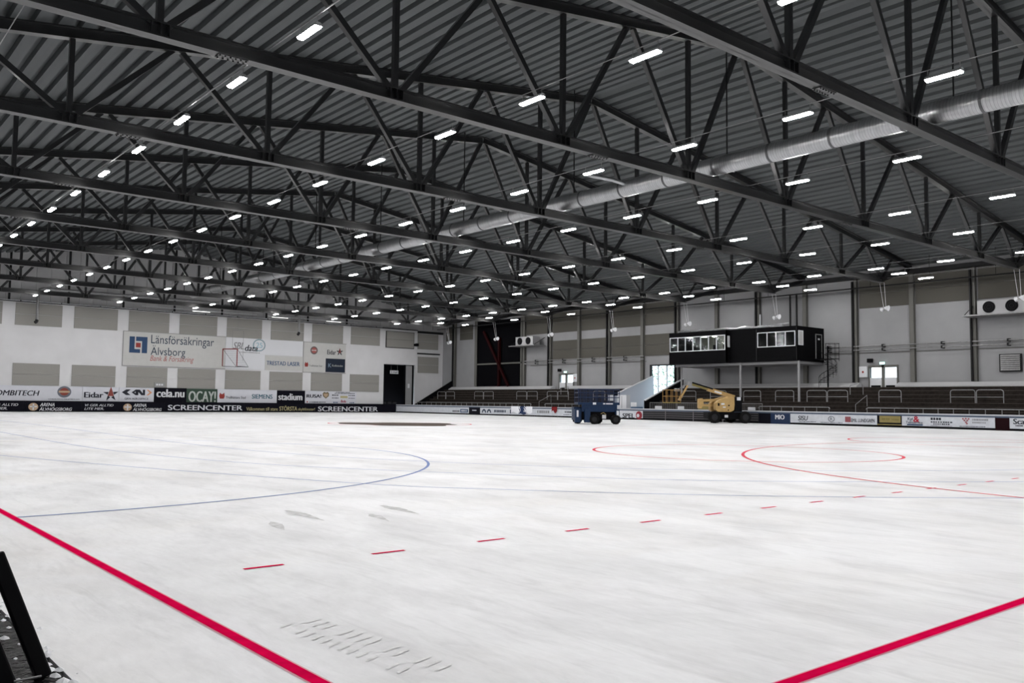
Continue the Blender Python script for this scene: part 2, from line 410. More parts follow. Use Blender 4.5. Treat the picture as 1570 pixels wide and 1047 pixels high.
# gate recess
MB().box(64.65, 69.9, YE+3.0, YE+3.2, 0, 6.8).build('gate_back', BLACK, we)
MB().box(64.5, 64.65, YE+.3, YE+3.2, 0, 6.8).box(69.9, 70.05, YE+.65, YE+3.2, 0, 6.8).box(64.5, 70.05, YE+.3, YE+3.2, 6.8, 6.95).build('gate_lining', BLACK, we)
d3 = thing('door_3', (69, YE+.15, 0), 'tall pale door leaf standing in the dark gate opening', 'door'); tag(d3, kind='structure')
MB().box(68.35, 69.45, YE+.1, YE+.2, 1.0, 6.7).build('door_leaf', WALLG, d3)
MB().box(68.15, 68.35, YE+.05, YE+.25, 0, 6.8).box(69.45, 69.7, YE+.05, YE+.25, 0, 6.8).build('door_frame', BLACK, d3)
MB().box(68.75, 69.05, YE+.06, YE+.1, 3.5, 4.1).build('door_notice', WHITE, d3)
t = thing('gate_sign', (66.7, YE+.5, 5.5), 'small white sign hanging in the dark gate opening', 'sign')
MB().box(66.0, 67.35, YE+.45, YE+.5, 5.48, 5.95).build('board', WHITE, t)
text('E-Hall', 'E', 66.15, 67.2, 5.56, 5.87, YE+.44, INK, t, .02)
MB().tube([(66.15, YE+.47, 5.95), (66.15, YE+.47, 6.8)], .015, 6).tube([(67.2, YE+.47, 5.95), (67.2, YE+.47, 6.8)], .015, 6).build('hanger', GALVD, t)
for i in range(3):
    t = thing('storage_bin', (65.5+i*.85, YE+1.2, 0), 'dim grey wheeled bin standing inside the dark gate', 'bin', 'bins inside the gate')
    x = 65.2+i*.85
    MB().box(x, x+.6, YE+1.0, YE+1.6, .1, 1.5).build('bin_body', DARKG, t, .03); MB().box(x-.03, x+.63, YE+.97, YE+1.63, 1.5, 1.58).build('lid', BLACK, t)
# left and near walls, roof slab
struct('wall_left', MB().box(XL-.3, XL, YN, YE, -.2, 13.9), WALLG)
m = MB().box(XL, XW, YN-.3, YN, -.2, 13.5); m.prism([(XL, 13.5), (XW, 13.5), (XR, zdeck(XR)+.3)], 1, YN-.3, YN); struct('wall_near', m, WALLG)
# ------------------------------------------------------------------ roof deck: ribbed sheets running from truss to truss
ceil = struct('ceiling', MB().prism([(XL-.3, zdeck(XL)+.42), (XR, zdeck(XR)+.45), (XW+.3, zdeck(XW)+.42), (XW+.3, zdeck(XW)+.7), (XR, zdeck(XR)+.75), (XL-.3, zdeck(XL)+.7)], 1, YN-.3, YE+.6), DARKG)
P = .795
def sheet_mesh(sgn):
    pr = []
    for i in range(10):
        x = i*P
        pr += [(x, 0), (x+.47, 0), (x+.53, .22), (x+.735, .22)]
    pr.append((10*P, 0)); pr.insert(0, (0, .20)) if False else None
    vs = []; n = len(pr)
    for y in (0, 1):
        for x, z in pr: vs.append((sgn*x, y, z-SL*x))
    return MB().add(vs, [(i, i+1, n+i+1, n+i) for i in range(n-1)]).mesh('roof_sheet', DECK)
SH = {1: sheet_mesh(1), -1: sheet_mesh(-1)}
ybs = [YN]+TY+[YE+.3]
for a, b in zip(ybs, ybs[1:]):
    for sgn in (1, -1):
        for k in range(5):
            share('roof_sheet', SH[sgn], ceil, (XR+sgn*k*10*P, a, zdeck(XR+sgn*k*10*P)), None, (1, b-a, 1))
# ------------------------------------------------------------------ trusses
def ibeam(mb, a, b, h, w, tf=.05, tw=.04):          # I-section between two points in the X-Z plane
    a = Vector(a); b = Vector(b); d = (b-a).normalized(); n = Vector((-d.z, 0, d.x))
    if n.z < 0: n = -n
    for off, hh, ww in ((tf/2, tf, w), (h-tf/2, tf, w), (h/2, h, tw)):
        mb.beam(a+n*off, b+n*off, ww, hh, side=(0, 1, 0))
BN = [XR+s*o for s in (-1, 1) for o in (3.98, 11.93, 19.85, 27.75, 34.2)]
BN.sort()
TN = [XR+o for o in (-31.5, -23.85, -15.9, -7.95, 0, 7.95, 15.9, 23.85, 31.5)]
ZB, HB = 11.86, .45
def ztop(x): return ZR-SL*abs(x-XR)
def make_truss(y):
    t = thing('roof_truss', (XR, y, ZB), 'black steel roof truss with flat bottom chord and pitched top chord spanning the hall', 'truss', 'steel roof trusses across the hall')
    for s in (-1, 1):
        m = MB(); ibeam(m, (0, 0, ZR-ZB), (s*39.4, 0, ZR-ZB-SL*39.4), .45, .36); m.build('top_chord', STEEL, t, world=False)
    m = MB(); ibeam(m, (-34.2, 0, 0), (34.2, 0, 0), HB, .40); m.build('bottom_chord', STEEL, t, world=False)
    for s in (-1, 1):
        MB().beam((s*34.1, 0, .28), (s*39.2, 0, ztop(XR+39.2)-ZB+.1), .3, .34, (0, 1, 0)).build('end_strut', STEEL, t, world=False)
        MB().beam((s*34.2, 0, .4), (s*35.9, 0, ztop(XR+35.9)-ZB), .16, .16, (0, 1, 0)).build('end_diagonal', STEEL, t, world=False)
    for x in BN[1:-1]:
        dx = x-XR
        MB().beam((dx, 0, HB), (dx, 0, ztop(x)-ZB), .19, .19, (0, 1, 0)).build('vertical', STEEL, t, world=False)
        for q in (-.25, 0, .25): MB().box(dx+q-.015, dx+q+.015, -.19, .19, .05, HB-.05).build('stiffener', STEEL, t, world=False)
    for x in TN:
        left = [b for b in BN if b < x][-1:]; right = [b for b in BN if b > x][:1]
        for b in left+right:
            s = 1 if b > x else -1
            MB().beam((b-XR-s*.22, 0, HB-.05), (x-XR+s*.18, 0, ztop(x)-ZB+.02), .21, .21, (0, 1, 0)).build('diagonal', STEEL, t, world=False)
    for dx in (-25.6, -9.9, 9.9, 25.6):
        m = MB().box(dx-.45, dx+.45, -.17, .17, -.03, 0)
        for i in range(6):
            for j in (-.11, .11):
                x = dx-.4+i*.16; m.tube([(x, j, -.03), (x, j, -.075)], .028, 6)
        m.build('splice_plate', STEEL, t, world=False)
    return t
tr = make_truss(TY[0])
ENDS = ['crossing above the red goal line', 'crossing between the goal line and the large fan heater', 'ending beside the large fan heater', 'ending above the near exit doors',
        'ending above the door end of the booth', 'ending above the lit windows of the booth', 'ending beside the daylit doorway', 'ending beside the far exit doors', 'ending beside the far fan heater', 'ending past the large dark door']
tr['label'] = 'black steel roof truss '+ENDS[0]
for y, e in zip(TY[1:], ENDS[1:]):
    c = copy_tree(tr); c.location = (XR, y, ZB); c['label'] = 'black steel roof truss '+e

# ------------------------------------------------------------------ strip lights
lt = thing('strip_light', (0, 0, 0), 'white strip light hanging level with the truss bottom chords', 'lamp', 'rows of strip lights under the roof')
MB().prism([(-.12, 0), (.12, 0), (.10, .07), (.05, .11), (-.05, .11), (-.10, .07)], 1, -.57, .57).build('housing', HOUS, lt)
MB().prism([(-.11, -.005), (-.08, -.05), (.08, -.05), (.11, -.005)], 1, -.55, .55).build('diffuser', EMIT, lt)
MB().tube([(0, -.5, .11), (0, -.5, .335)], .012, 5).build('suspension_wire', GALVD, lt)
MB().tube([(0, .5, .11), (0, .5, .335)], .012, 5).build('suspension_wire', GALVD, lt)
RNAME = {10.9: 'on the thick conduit', 19.3: 'next to the thick conduit row', 27.5: 'beside the silver duct on its thick conduit side', 35.75: 'beside the silver duct on its booth side', 45.6: 'second from the silver duct towards the booth', 53.5: 'third from the silver duct towards the booth', 62.9: 'fourth from the silver duct towards the booth', 66.4: 'just inside the loudspeakers', 70.2: 'level with the loudspeakers', 4.5: 'between the thick conduit and the far blank wall', .7: 'closest to the blank wall behind the mat'}
def lname(o, x): o['label'] = 'white strip light in the row '+RNAME[x]; o['group'] = 'strip lights in the row '+RNAME[x]
LROWS = [10.9, 19.3, 27.5, 35.75, 45.6, 53.5, 62.9]
first = True
for x in LROWS:
    for k in range(-4, 17):
        y = 17.05+5.16*k
        o = lt if first else copy_tree(lt); first = False
        o.location = (x, y, 12.0); lname(o, x)
for k in range(-1, 9):
    for x, dy in ((66.4, .35), (70.2, 0), (4.5, .35), (.7, 0)):
        o = copy_tree(lt); o.location = (x, 11.5+10.32*k+dy, 12.0); lname(o, x)
for i, x in enumerate(LROWS+[66.4, 70.2, 4.5, .7]):
    t = thing('lamp_conduit', (x, 50, 12.335), 'conduit carrying the strip light row '+RNAME[x], 'conduit')
    MB().tube([(x, -5, 12.306+(.016 if i else .03)), (x, 103, 12.306+(.016 if i else .03))], .016 if i else .03, 6).build('conduit', GALVD, t)
# ------------------------------------------------------------------ ventilation duct
DX, DZ, DR = 33.35, 12.86, .43
t = thing('ventilation_duct', (DX, 40, DZ), 'long round silver spiral duct running through the roof trusses', 'duct')
sec = MB().tube([(0, .02, 0), (0, 2.98, 0)], DR, 28, False).mesh('duct_section', DUCT)
for p in sec.polygons: p.use_smooth = True
rb = MB()
for j in range(24):
    y = .06+j*.124; rb.tube([(0, y-.008, 0), (0, y+.008, 0)], DR+.006, 20, False)
rib = rb.mesh('spiral_seam', mat('duct_seam', (.30, .30, .31), .45, .6))
colm = MB().tube([(0, -.05, 0), (0, .05, 0)], DR+.018, 28, True).mesh('duct_collar', mat('duct_collar', (.12, .12, .125), .5, .5))
for i in range(33):
    y = -5+i*3.0
    s_ = share('duct_section', sec, t, (0, y-40, 0)); share('spiral_seam', rib, s_); share('duct_collar', colm, t, (0, y-40, 0))
MB().tube([(DX-.1, 30.5, DZ+.1), (DX-1.2, 30.7, DZ+.25), (DX-2.6, 31.0, DZ+.3)], .11, 12).build('branch_pipe', DUCT, t)
MB().tube([(DX+.1, 62.5, DZ+.1), (DX+1.6, 62.3, DZ+.2), (DX+3.0, 62.1, DZ+.2)], .11, 12).build('branch_pipe', DUCT, t)
for y in TY: MB().box(DX-.03, DX+.03, y-.8, y-.76, DZ+.4, zdeck(DX)).build('hanger', COLD, t)
# pipes on the end wall
for x0, x1, z in ((20.6, 40.5, 13.35), (47.2, 60.0, 13.1)):
    if x0 < 30: pts = [(x0, YE-.7, 9.9), (x0, YE-.7, z-.45), (x0+.15, YE-.7, z-.12), (x0+.45, YE-.7, z), (x1, YE-.7, z)]
    else: pts = [(51.0, YE-1.2, 10.35), (51.0, YE-1.2, 12.8), (50.85, YE-1.2, 13.05), (50.5, YE-1.2, z), (41.0, YE-1.2, z)]
    t = thing('downpipe', pts[0], 'grey pipe dropping down the end wall %s' % ('left of the large bank sign' if x0 < 30 else 'above the end of the long white banner'), 'pipe')
    MB().tube(pts, .14, 12).build('pipe', GALVD, t); p = pts[0]
    MB().box(p[0]-.04, p[0]+.04, p[1], YE+.1, 12.55, 12.65).build('wall_bracket', COLD, t)
    MB().tube([(p[0], p[1], p[2]), (p[0]-.05, p[1]-.05, p[2]-.18), (p[0]-.2, p[1]-.1, p[2]-.3)], .17, 12).build('outlet', DARKG, t)
t = thing('sprinkler_pipe', (40, YE-.35, 11.95), 'thin galvanised pipe along the top of the white end wall', 'pipe')
MB().tube([(14, YE-.45, 11.9), (64, YE-.45, 11.9)], .045, 8).tube([(31.5, YE-.5, 12.3), (45.5, YE-.5, 12.3)], .04, 8).tube([(47, YE-.5, 12.25), (60, YE-.5, 12.25)], .05, 8).build('pipe', GALV, t)
for x in range(15, 64, 4): MB().box(x-.05, x+.05, YE-.5, YE-.1, 11.8, 11.95).build('bracket', COLD, t)
for i, (x0, x1) in enumerate(((37.2, 39.4), (47.3, 49.6), (55.0, 57.3))):  # glowing bars added to imitate light reflected on the end wall pipes
    t = thing('pipe_glint', ((x0+x1)/2, YE-.9, 12.2), 'slim glowing bar standing in for light glinting on the pipe above the banner', 'lamp', 'glint bars above the banner')
    MB().box(x0, x1, YE-.95, YE-.85, 12.15, 12.22).build('housing', HOUS, t); MB().box(x0+.05, x1-.05, YE-.94, YE-.86, 12.1, 12.15).build('diffuser', mat('glint_glow', (1, .98, .95), .5, emit=2), t)
# ------------------------------------------------------------------ signs on the end wall
def esign(name, x0, x1, z0, z1, mt, label, y=YE, th=.06, frame=None):
    t = thing(name, ((x0+x1)/2, y-th, z0), label, 'sign')
    MB().box(x0, x1, y-th, y, z0, z1).build('sign_panel', mt, t)
    if frame:
        f = MB(); w = .07
        f.box(x0-w, x1+w, y-th-.02, y, z1, z1+w).box(x0-w, x1+w, y-th-.02, y, z0-w, z0).box(x0-w, x0, y-th-.02, y, z0, z1)
        f.build('sign_frame', frame, t)
    return t
FR = mat('sign_frame_grey', (.25, .25, .25), .5)
D = YE-.065
t = esign('bank_sign', 29.75, 41.75, 5.36, 9.28, SIGNC, 'large cream bank sign with blue square logo and blue lettering', frame=FR)
poly('logo_mark', 'E', [(30.40, 6.84), (31.62, 6.84), (31.62, 7.28), (30.98, 7.28), (30.98, 8.73), (30.40, 8.73)], D-.01, .01, LFBLUE, t)
poly('logo_mark', 'E', [(31.12, 8.73), (32.40, 8.73), (32.40, 6.84), (31.80, 6.84), (31.80, 8.22), (31.12, 8.22)], D-.01, .01, LFBLUE, t)
poly('logo_square', 'E', [(31.12, 7.48), (31.66, 7.48), (31.66, 8.02), (31.12, 8.02)], D-.01, .01, RED, t)
text('Länsförsäkringar', 'E', 32.82, 40.30, 7.72, 9.05, D, LFTXT, t)
text('Älvsborg', 'E', 32.82, 36.85, 6.38, 7.82, D, LFTXT, t)
text('Bank & Försäkring', 'E', 32.78, 37.90, 5.78, 6.62, D, REDT, t, 0, .28)
t = esign('data_banner', 41.80, 52.2, 7.30, 9.27, WHITE, 'white banner with italic data lettering and a ringed 25 logo')
text('SBL', 'E', 42.72, 44.15, 7.85, 8.72, D, mat('grey_ink', (.20, .20, .21), .5), t, .03, .3)
text('data', 'E', 44.25, 45.95, 7.68, 8.45, D, INK, t, .03, .25)
RING = mat('ring_blue', (.05, .16, .20), .5)
m = MB()
for k in range(24):
    a0, a1 = 2*math.pi*k/24, 2*math.pi*(k+.7)/24
    q = [(46.14+r*math.cos(a), 8.48+r*.93*math.sin(a)) for a, r in ((a0, .70), (a1, .70), (a1, .84), (a0, .84))]
    m.prism(q, 1, D-.01, D)
m.build('logo_ring', RING, t)
text('25', 'E', 45.72, 46.6, 8.15, 8.82, D, mat('pale_blue_ink', (.25, .42, .5), .5), t, .02)
bars('E', [(43.6, 46.3, 7.45, 7.55, 12)], D, mat('grey_ink', (.2, .2, .2), .5), t)
esign('blank_banner', 41.80, 46.98, 5.37, 7.27, WHITE, 'plain white banner below the data lettering banner')
t = esign('laser_banner', 47.0, 52.3, 5.37, 7.27, SIGNC, 'cream banner with dark blue laser company lettering')
text('TRESTAD LASER', 'E', 47.2, 51.8, 6.02, 6.55, D, mat('deep_blue_ink', (.03, .07, .16), .5), t, .035)
t = esign('partner_banner', 52.32, 58.55, 5.30, 9.23, SIGNC, 'cream banner with small round emblem and star logo', frame=FR)
disc('emblem_ring', 'E', 53.8, 8.2, .53, D-.01, .01, mat('emblem_dark', (.13, .10, .10), .5), t); disc('emblem_centre', 'E', 53.8, 8.2, .36, D-.02, .02, REDT, t)
bars('E', [(53.45, 54.15, 8.12, 8.28, 5)], D-.025, SIGNC, t)
text('Eidar', 'E', 55.74, 57.05, 7.75, 8.36, D, INK, t, .03); star('E', 57.62, 8.15, .56, D-.01, t, mat('star_dark_red', (.16, .03, .03), .5))
poly('city_emblem', 'E', [(52.55, 6.0), (52.95, 6.0), (53.02, 6.3), (52.9, 6.62), (52.75, 6.45), (52.6, 6.62), (52.5, 6.3)], D-.01, .01, RED, t)
text('Trollhättans Stad', 'E', 53.15, 55.05, 6.04, 6.28, D, INK, t)
t = esign('navy_sign', 55.55, 58.45, 5.38, 7.20, NAVY, 'navy blue sign with pale K logo at the end of the banner', y=YE-.07, th=.05)
text('K', 'E', 55.9, 56.4, 6.02, 6.55, YE-.125, mat('pale_k', (.16, .22, .28), .5), t, .02); text('Kraftstaden', 'E', 56.5, 58.1, 6.14, 6.42, YE-.125, PALE, t)
# advertising strip above the end boards
ZA, ZC = 1.16, 2.80
def strip_sign(name, x0, x1, mt, label, z1=ZC): return esign(name, x0, x1, ZA, z1, mt, label, y=YE-.07, th=.05)
D = YE-.125
t = strip_sign('advertising_sign', 8.0, 25.6, SIGNW, 'white advertising sign with bold italic lettering and round orange emblem')
text('COMBITECH', 'E', 16.55, 21.32, 1.72, 2.28, D, INK, t, .03, .2)
disc('emblem_ring', 'E', 23.76, 2.18, .70, D-.01, .01, mat('emblem_grey', (.12, .13, .16), .5), t, 28, .63)
disc('emblem_centre', 'E', 23.76, 2.2, .46, D-.02, .02, mat('emblem_red', (.22, .05, .035), .5), t, 24, .42); poly('emblem_band', 'E', [(23.2, 2.1), (24.32, 2.1), (24.32, 2.3), (23.2, 2.3)], D-.03, .03, TAN, t)
text('STADS NYA MILJÖBOLAG', 'E', 22.2, 25.35, 1.3, 1.45, D, INK, t, .02)
t = strip_sign('advertising_sign', 25.64, 29.46, SIGNW, 'white advertising sign with bold lettering and black star with red centre')
text('Eidar', 'E', 25.78, 27.82, 1.58, 2.2, D, INK, t, .05); star('E', 28.6, 2.0, .86, D-.01, t, mat('star_red', (.22, .05, .04), .5))
t = strip_sign('advertising_sign', 29.5, 33.36, SIGNW, 'white advertising sign with heavy black logo and orange chevron')
poly('logo_arrow', 'E', [(29.78, 2.25), (30.25, 2.58), (30.75, 2.58), (30.35, 2.25), (30.75, 1.93), (30.25, 1.93)], D-.01, .01, INK, t)
poly('logo_arrow', 'E', [(30.85, 2.25), (31.3, 2.58), (31.6, 2.58), (31.15, 2.25), (31.6, 1.93), (31.3, 1.93)], D-.01, .01, INK, t)
poly('logo_arrow', 'E', [(31.3, 1.93), (31.3, 2.58), (31.75, 2.58), (32.1, 2.15), (32.1, 2.58), (32.35, 2.58), (32.35, 1.93), (31.95, 1.93), (31.6, 2.3), (31.6, 1.93)], D-.01, .01, INK, t)
poly('logo_chevron', 'E', [(32.5, 2.58), (32.72, 2.58), (33.15, 2.25), (32.72, 1.93), (32.5, 1.93), (32.88, 2.25)], D-.01, .01, ORANGE, t)
text('GKN AEROSPACE', 'E', 30.1, 32.75, 1.42, 1.64, D, INK, t, .02)
t = strip_sign('advertising_sign', 33.38, 37.16, BLACKB, 'black advertising sign with bold white web address', 2.84)
text('cela.nu', 'E', 33.64, 36.92, 1.74, 2.68, D, WHITE, t, .05)
t = strip_sign('advertising_sign', 37.18, 40.92, GREEN, 'dark green advertising sign with tall pale capitals', 2.80)
text('OCAY!', 'E', 37.40, 40.76, 1.22, 2.52, D, PALE, t, .05)
t = strip_sign('advertising_sign', 40.95, 48.70, SIGNW, 'white advertising sign with small red emblem and teal capitals')
poly('city_emblem', 'E', [(41.25, 1.65), (41.75, 1.65), (41.86, 1.98), (41.78, 2.4), (41.6, 2.22), (41.42, 2.22), (41.24, 2.4), (41.16, 1.98)], D-.01, .01, RED, t)
text('Trollhättans Stad', 'E', 42.0, 44.55, 1.66, 1.98, D, INK, t, .015); text('SIEMENS', 'E', 45.35, 48.12, 1.70, 2.26, D, TEAL, t, .03)
t = strip_sign('advertising_sign', 48.74, 52.64, BLACKB, 'black advertising sign with heavy white lower case lettering')
text('stadium', 'E', 48.90, 52.28, 1.56, 2.42, D, WHITE, t, .05)
t = strip_sign('advertising_sign', 52.68, 56.36, SIGNW, 'white advertising sign with black capitals and a shield')
text('RUSA!', 'E', 52.85, 55.02, 1.92, 2.36, D, INK, t, .06)
poly('shield', 'E', [(55.2, 2.5), (55.4, 2.72), (55.68, 2.62), (55.95, 2.72), (56.15, 2.5), (56.1, 2.15), (55.68, 1.82), (55.25, 2.15)], D-.01, .01, mat('shield_brown', (.14, .11, .06), .5), t)
poly('shield_centre', 'E', [(55.35, 2.48), (56.0, 2.48), (55.95, 2.2), (55.68, 1.98), (55.4, 2.2)], D-.02, .02, TAN, t)
bars('E', [(53.3, 55.7, 1.28, 1.40, 12)], D, INK, t); poly('mark', 'E', [(52.9, 1.28), (53.08, 1.28), (53.08, 1.45), (52.9, 1.45)], D-.01, .01, RED, t)
t = strip_sign('advertising_sign', 56.38, 60.30, SIGNW, 'white advertising sign crowded with many tiny sponsor logos')
bars('E', [(57.2, 59.3, 2.66, 2.74, 9), (57.0, 60.1, 2.5, 2.6, 14), (56.6, 57.6, 2.22, 2.38, 4), (56.6, 57.6, 1.86, 1.98, 6), (59.1, 60.1, 2.22, 2.34, 4), (59.1, 60.1, 1.88, 1.96, 6)], D, INK, t)
poly('gold_tile', 'E', [(57.85, 1.92), (58.95, 1.92), (58.95, 2.22), (57.85, 2.22)], D-.01, .01, GOLD, t); text('Bola', 'E', 57.95, 58.75, 1.32, 1.68, D, mat('wine_red', (.30, .03, .06), .5), t, .05)
bars('E', [(56.8, 57.5, 1.24, 1.4, 3), (59.3, 60.0, 1.24, 1.38, 3)], D, mat('deep_blue_ink', (.03, .07, .16), .5), t)
# black rink boards at the end wall
YB = 105.05
def end_board(x0, x1, label):
    t = thing('rink_board', ((x0+x1)/2, YB, 0), label, 'rink board')
    MB().box(x0+.01, x1-.01, YB, YB+.1, .02, 1.14).build('board_panel', BLACKB, t)
    MB().box(x0+.01, x1-.01, YB-.01, YB+.13, 1.14, 1.18).build('top_edge', BLACK, t)
    MB().box(x0+.01, x1-.01, YB-.02, YB, .0, .1).build('kick_strip', BLACK, t)
    return t
D = YB-.006
LTR = mat('board_lettering', (.55, .56, .60), .5)
def ger(x0, t): text('VI GER ALLTID', 'E', x0, x0+3.0, .62, .88, D, LTR, t, .015, .25); text('LITE MER.', 'E', x0-.05, x0+2.0, .22, .48, D, LTR, t, .015, .25)
def arena(x0, t):
    disc('emblem', 'E', x0+.47, .53, .47, D-.01, .01, TAN, t, 24, .42)
    poly('emblem_cross', 'E', [(x0+.4, .2), (x0+.54, .2), (x0+.54, .86), (x0+.4, .86)], D-.02, .02, WHITE, t); poly('emblem_cross', 'E', [(x0+.12, .5), (x0+.82, .5), (x0+.82, .62), (x0+.12, .62)], D-.02, .02, WHITE, t)
    text('ARENA', 'E', x0+1.1, x0+2.55, .6, .95, D, WHITE, t, .03, .25); text('ÄLVHÖGSBORG', 'E', x0+1.05, x0+4.3, .12, .52, D, WHITE, t, .03, .25)
ger(16.25, end_board(8, 19.9, 'black rink board with slanted slogan left of an arena emblem, under the italic lettering sign'))
arena(20.22, end_board(19.9, 25.5, 'black rink board with tan emblem and arena name under round orange emblem'))
ger(25.82, end_board(25.5, 29.6, 'black rink board with slanted slogan under the star sign'))
arena(29.88, end_board(29.6, 34.5, 'black rink board with tan emblem and arena name under the orange chevron sign'))
text('SCREENCENTER', 'E', 34.88, 44.0, .22, .84, D, LTR, end_board(34.5, 44.2, 'black rink board with wide pale capitals under the green sign'), .03)
t = end_board(44.2, 54.1, 'black rink board with gold welcome slogan under the teal capitals sign')
text('Välkommen till stans', 'E', 44.5, 48.7, .2, .62, D, GOLD, t, .01); text('STÖRSTA', 'E', 48.9, 51.38, .2, .86, D, GOLD, t, .03); text('skyltfönster!', 'E', 51.5, 53.9, .12, .58, D, GOLD, t, .01)
text('SCREENCENTER', 'E', 54.35, 63.5, .14, .78, D, LTR, end_board(54.1, 64.2, 'black rink board with wide pale capitals under the tiny logos sign'), .03)
end_board(64.2, 66.4, 'plain black rink board in front of the dark gate')
# small wall box and hanging goal
t = thing('wall_box', (33.8, YE-.1, 3.0), 'small outlined control box on the acoustic panel above the black web address sign', 'box')
MB().box(33.35, 34.6, YE-.2, YE-.07, 2.88, 3.45).build('box_body', FR, t); bars('E', [(33.55, 34.4, 3.1, 3.3, 3)], YE-.205, WHITE, t)
gl = thing('hanging_goal', (42.2, YE-1.6, 5.7), 'red framed sports goal hanging on wires in front of the white banner', 'goal')
RP = mat('goal_red', (.20, .02, .02), .5)
A, B = (41.0, YE-1.2, 5.62), (42.25, YE-2.6, 5.62)
A2, B2 = (41.0, YE-1.2, 7.72), (42.25, YE-2.6, 7.72)
MB().tube([A, A2], .06).tube([B, B2], .06).tube([A2, B2], .06).build('goal_frame', RP, gl)
MB().tube([A, (43.0, YE-.6, 5.62), (44.0, YE-1.9, 5.62), B], .03).tube([B2, (44.0, YE-1.9, 5.62)], .02).tube([A2, (43.0, YE-.6, 5.62)], .02).build('rear_frame', DARKG, gl)
m = MB()
for i in range(9):
    f = i/8
    p = lambda a, b: tuple(a[k]+(b[k]-a[k])*f for k in range(3))
    m.tube([p(A2, B2), p((43.0, YE-.6, 5.62), (44.0, YE-1.9, 5.62))], .006, 4)
    m.tube([p(A2, (43.0, YE-.6, 5.62)), p(B2, (44.0, YE-1.9, 5.62))], .006, 4)
m.build('net', GALVD, gl)
MB().tube([(41.9, YE-1.9, 7.72), (41.9, YE-1.9, 10.1)], .02, 5).tube([(43.4, YE-1.6, 6.3), (43.4, YE-1.6, 10.1)], .02, 5).tube([(41.9, YE-1.9, 10.1), (43.4, YE-1.6, 10.1)], .03, 5).tube([(42.6, YE-1.75, 10.1), (42.6, YE-1.75, zdeck(42.6))], .012, 5).build('suspension_wire', GALVD, gl)
t = thing('camera_box', (70.0, YE-.3, 9.6), 'small black dome camera at the corner beside the framed panel', 'camera')
MB().box(69.75, 70.1, YE-.55, YE-.125, 9.55, 9.95).tube([(69.7, YE-.3, 9.75), (69.5, YE-.35, 9.7)], .18, 10).build('camera_body', BLACK, t)

# ------------------------------------------------------------------ rink boards along the stands
XB = 66.46
BLUR = mat('board_rail_blue', (.05, .07, .11), .5); CAP = mat('board_cap_grey', (.42, .43, .46), .45)
def side_board(y0, y1, mt, label, kick=True, full=False):
    a, b = min(y0, y1)+.01, max(y0, y1)-.01
    t = thing('rink_board', (XB, (a+b)/2, 0), label, 'rink board')
    MB().box(XB, XB+.06, a, b, .0 if full else .16, .90).build('advert_panel', mt, t)
    if not full: MB().box(XB-.01, XB+.06, a, b, 0, .16).build('kick_strip', BLACK, t)
    MB().box(XB, XB+.1, a, b, .90, 1.02).build('top_rail', BLUR, t)
    MB().box(XB-.02, XB+.16, a, b, 1.02, 1.13).build('board_cap', CAP, t)
    return t
D = XB-.005
BW = mat('board_white', (.50, .52, .56), .5, 0, .08, 3)
t = side_board(105, 88.0, BW, 'long grey-white rink board beside the black sloping end of the stand')
bars('R', [(91.5, 90.0, .3, .5, 7)], D, INK, t); poly('logo_tile', 'R', [(89.8, .25), (88.2, .25), (88.2, .68), (89.8, .68)], D-.01, .01, LFBLUE, t); bars('R', [(89.6, 88.4, .35, .58, 4)], D-.012, BW, t)
t = side_board(88.0, 85.7, BLACKB, 'short black rink board between the long grey-white board and the arched logo board', full=True); bars('R', [(87.3, 86.4, .5, .62, 4)], D, LTR, t)
t = side_board(85.7, 75.2, BW, 'grey-white rink board with arched blue logo and dark capitals')
m = MB()
for c in (84.9, 83.9): m.prism([(c+r*math.cos(a), .3+r*1.1*math.sin(a)) for r, rng in ((.42, range(0, 9)), (.22, range(8, -1, -1))) for a in [math.pi*k/8 for k in rng]], 0, D-.01, D)
m.build('arched_logo', LFTXT, t); bars('R', [(82.9, 80.6, .38, .68, 8), (79.9, 79.6, .3, .75, 1)], D, LFTXT, t)
t = side_board(75.2, 72.5, BW, 'grey-white rink board with a framed row of grey capitals')
bars('R', [(75.0, 72.9, .42, .72, 6)], D, mat('grey_ink', (.2, .2, .2), .5), t)
t = side_board(72.5, 66.0, BW, 'grey-white rink board behind the blue scissor lift with dark capitals'); bars('R', [(70.4, 68.5, .52, .7, 7), (70.6, 68.6, .3, .36, 12)], D, INK, t)
side_board(66.0, 62.6, BW, 'plain grey-white rink board hidden behind the blue scissor lift')
t = side_board(62.6, 59.0, BW, 'grey-white rink board with black capitals and a dark red emblem')
text('SPEL', 'R', 61.75, 60.1, .15, .62, D, INK, t, .04)
disc('red_emblem', 'R', 59.5, .45, .42, D-.01, .01, mat('emblem_dark_red', (.22, .02, .03), .5), t); disc('emblem_hole', 'R', 59.62, .42, .18, D-.02, .02, BW, t)
t = side_board(59.0, 45.4, DARKG, 'dark slatted rink gate between the boom lift and the red emblem board')
m = MB()
for z in (.25, .45, .65, .85): m.box(XB-.03, XB, 45.5, 58.9, z, z+.04)
for y in (56, 52.6, 49.2): m.box(XB-.04, XB, y, y+.08, 0, 1.0)
m.build('gate_slat', mat('gate_slat_grey', (.12, .11, .12), .5), t)
side_board(45.4, 44.2, BLACKB, 'short black rink board beside the blue board', full=True)
t = side_board(44.2, 42.25, mat('board_blue', (.007, .02, .06), .5), 'blue rink board with white capitals', full=True); text('MIO', 'R', 43.72, 42.8, .40, .80, D, WHITE, t, .05)
t = side_board(42.25, 34.5, BW, 'grey-white rink board with a circled R and small red square')
text('SISU', 'R', 41.5, 40.55, .36, .76, D, INK, t, .03, .15); bars('R', [(41.4, 39.8, .24, .29, 12), (39.4, 37.4, .22, .27, 14)], D, INK, t)
m = MB()
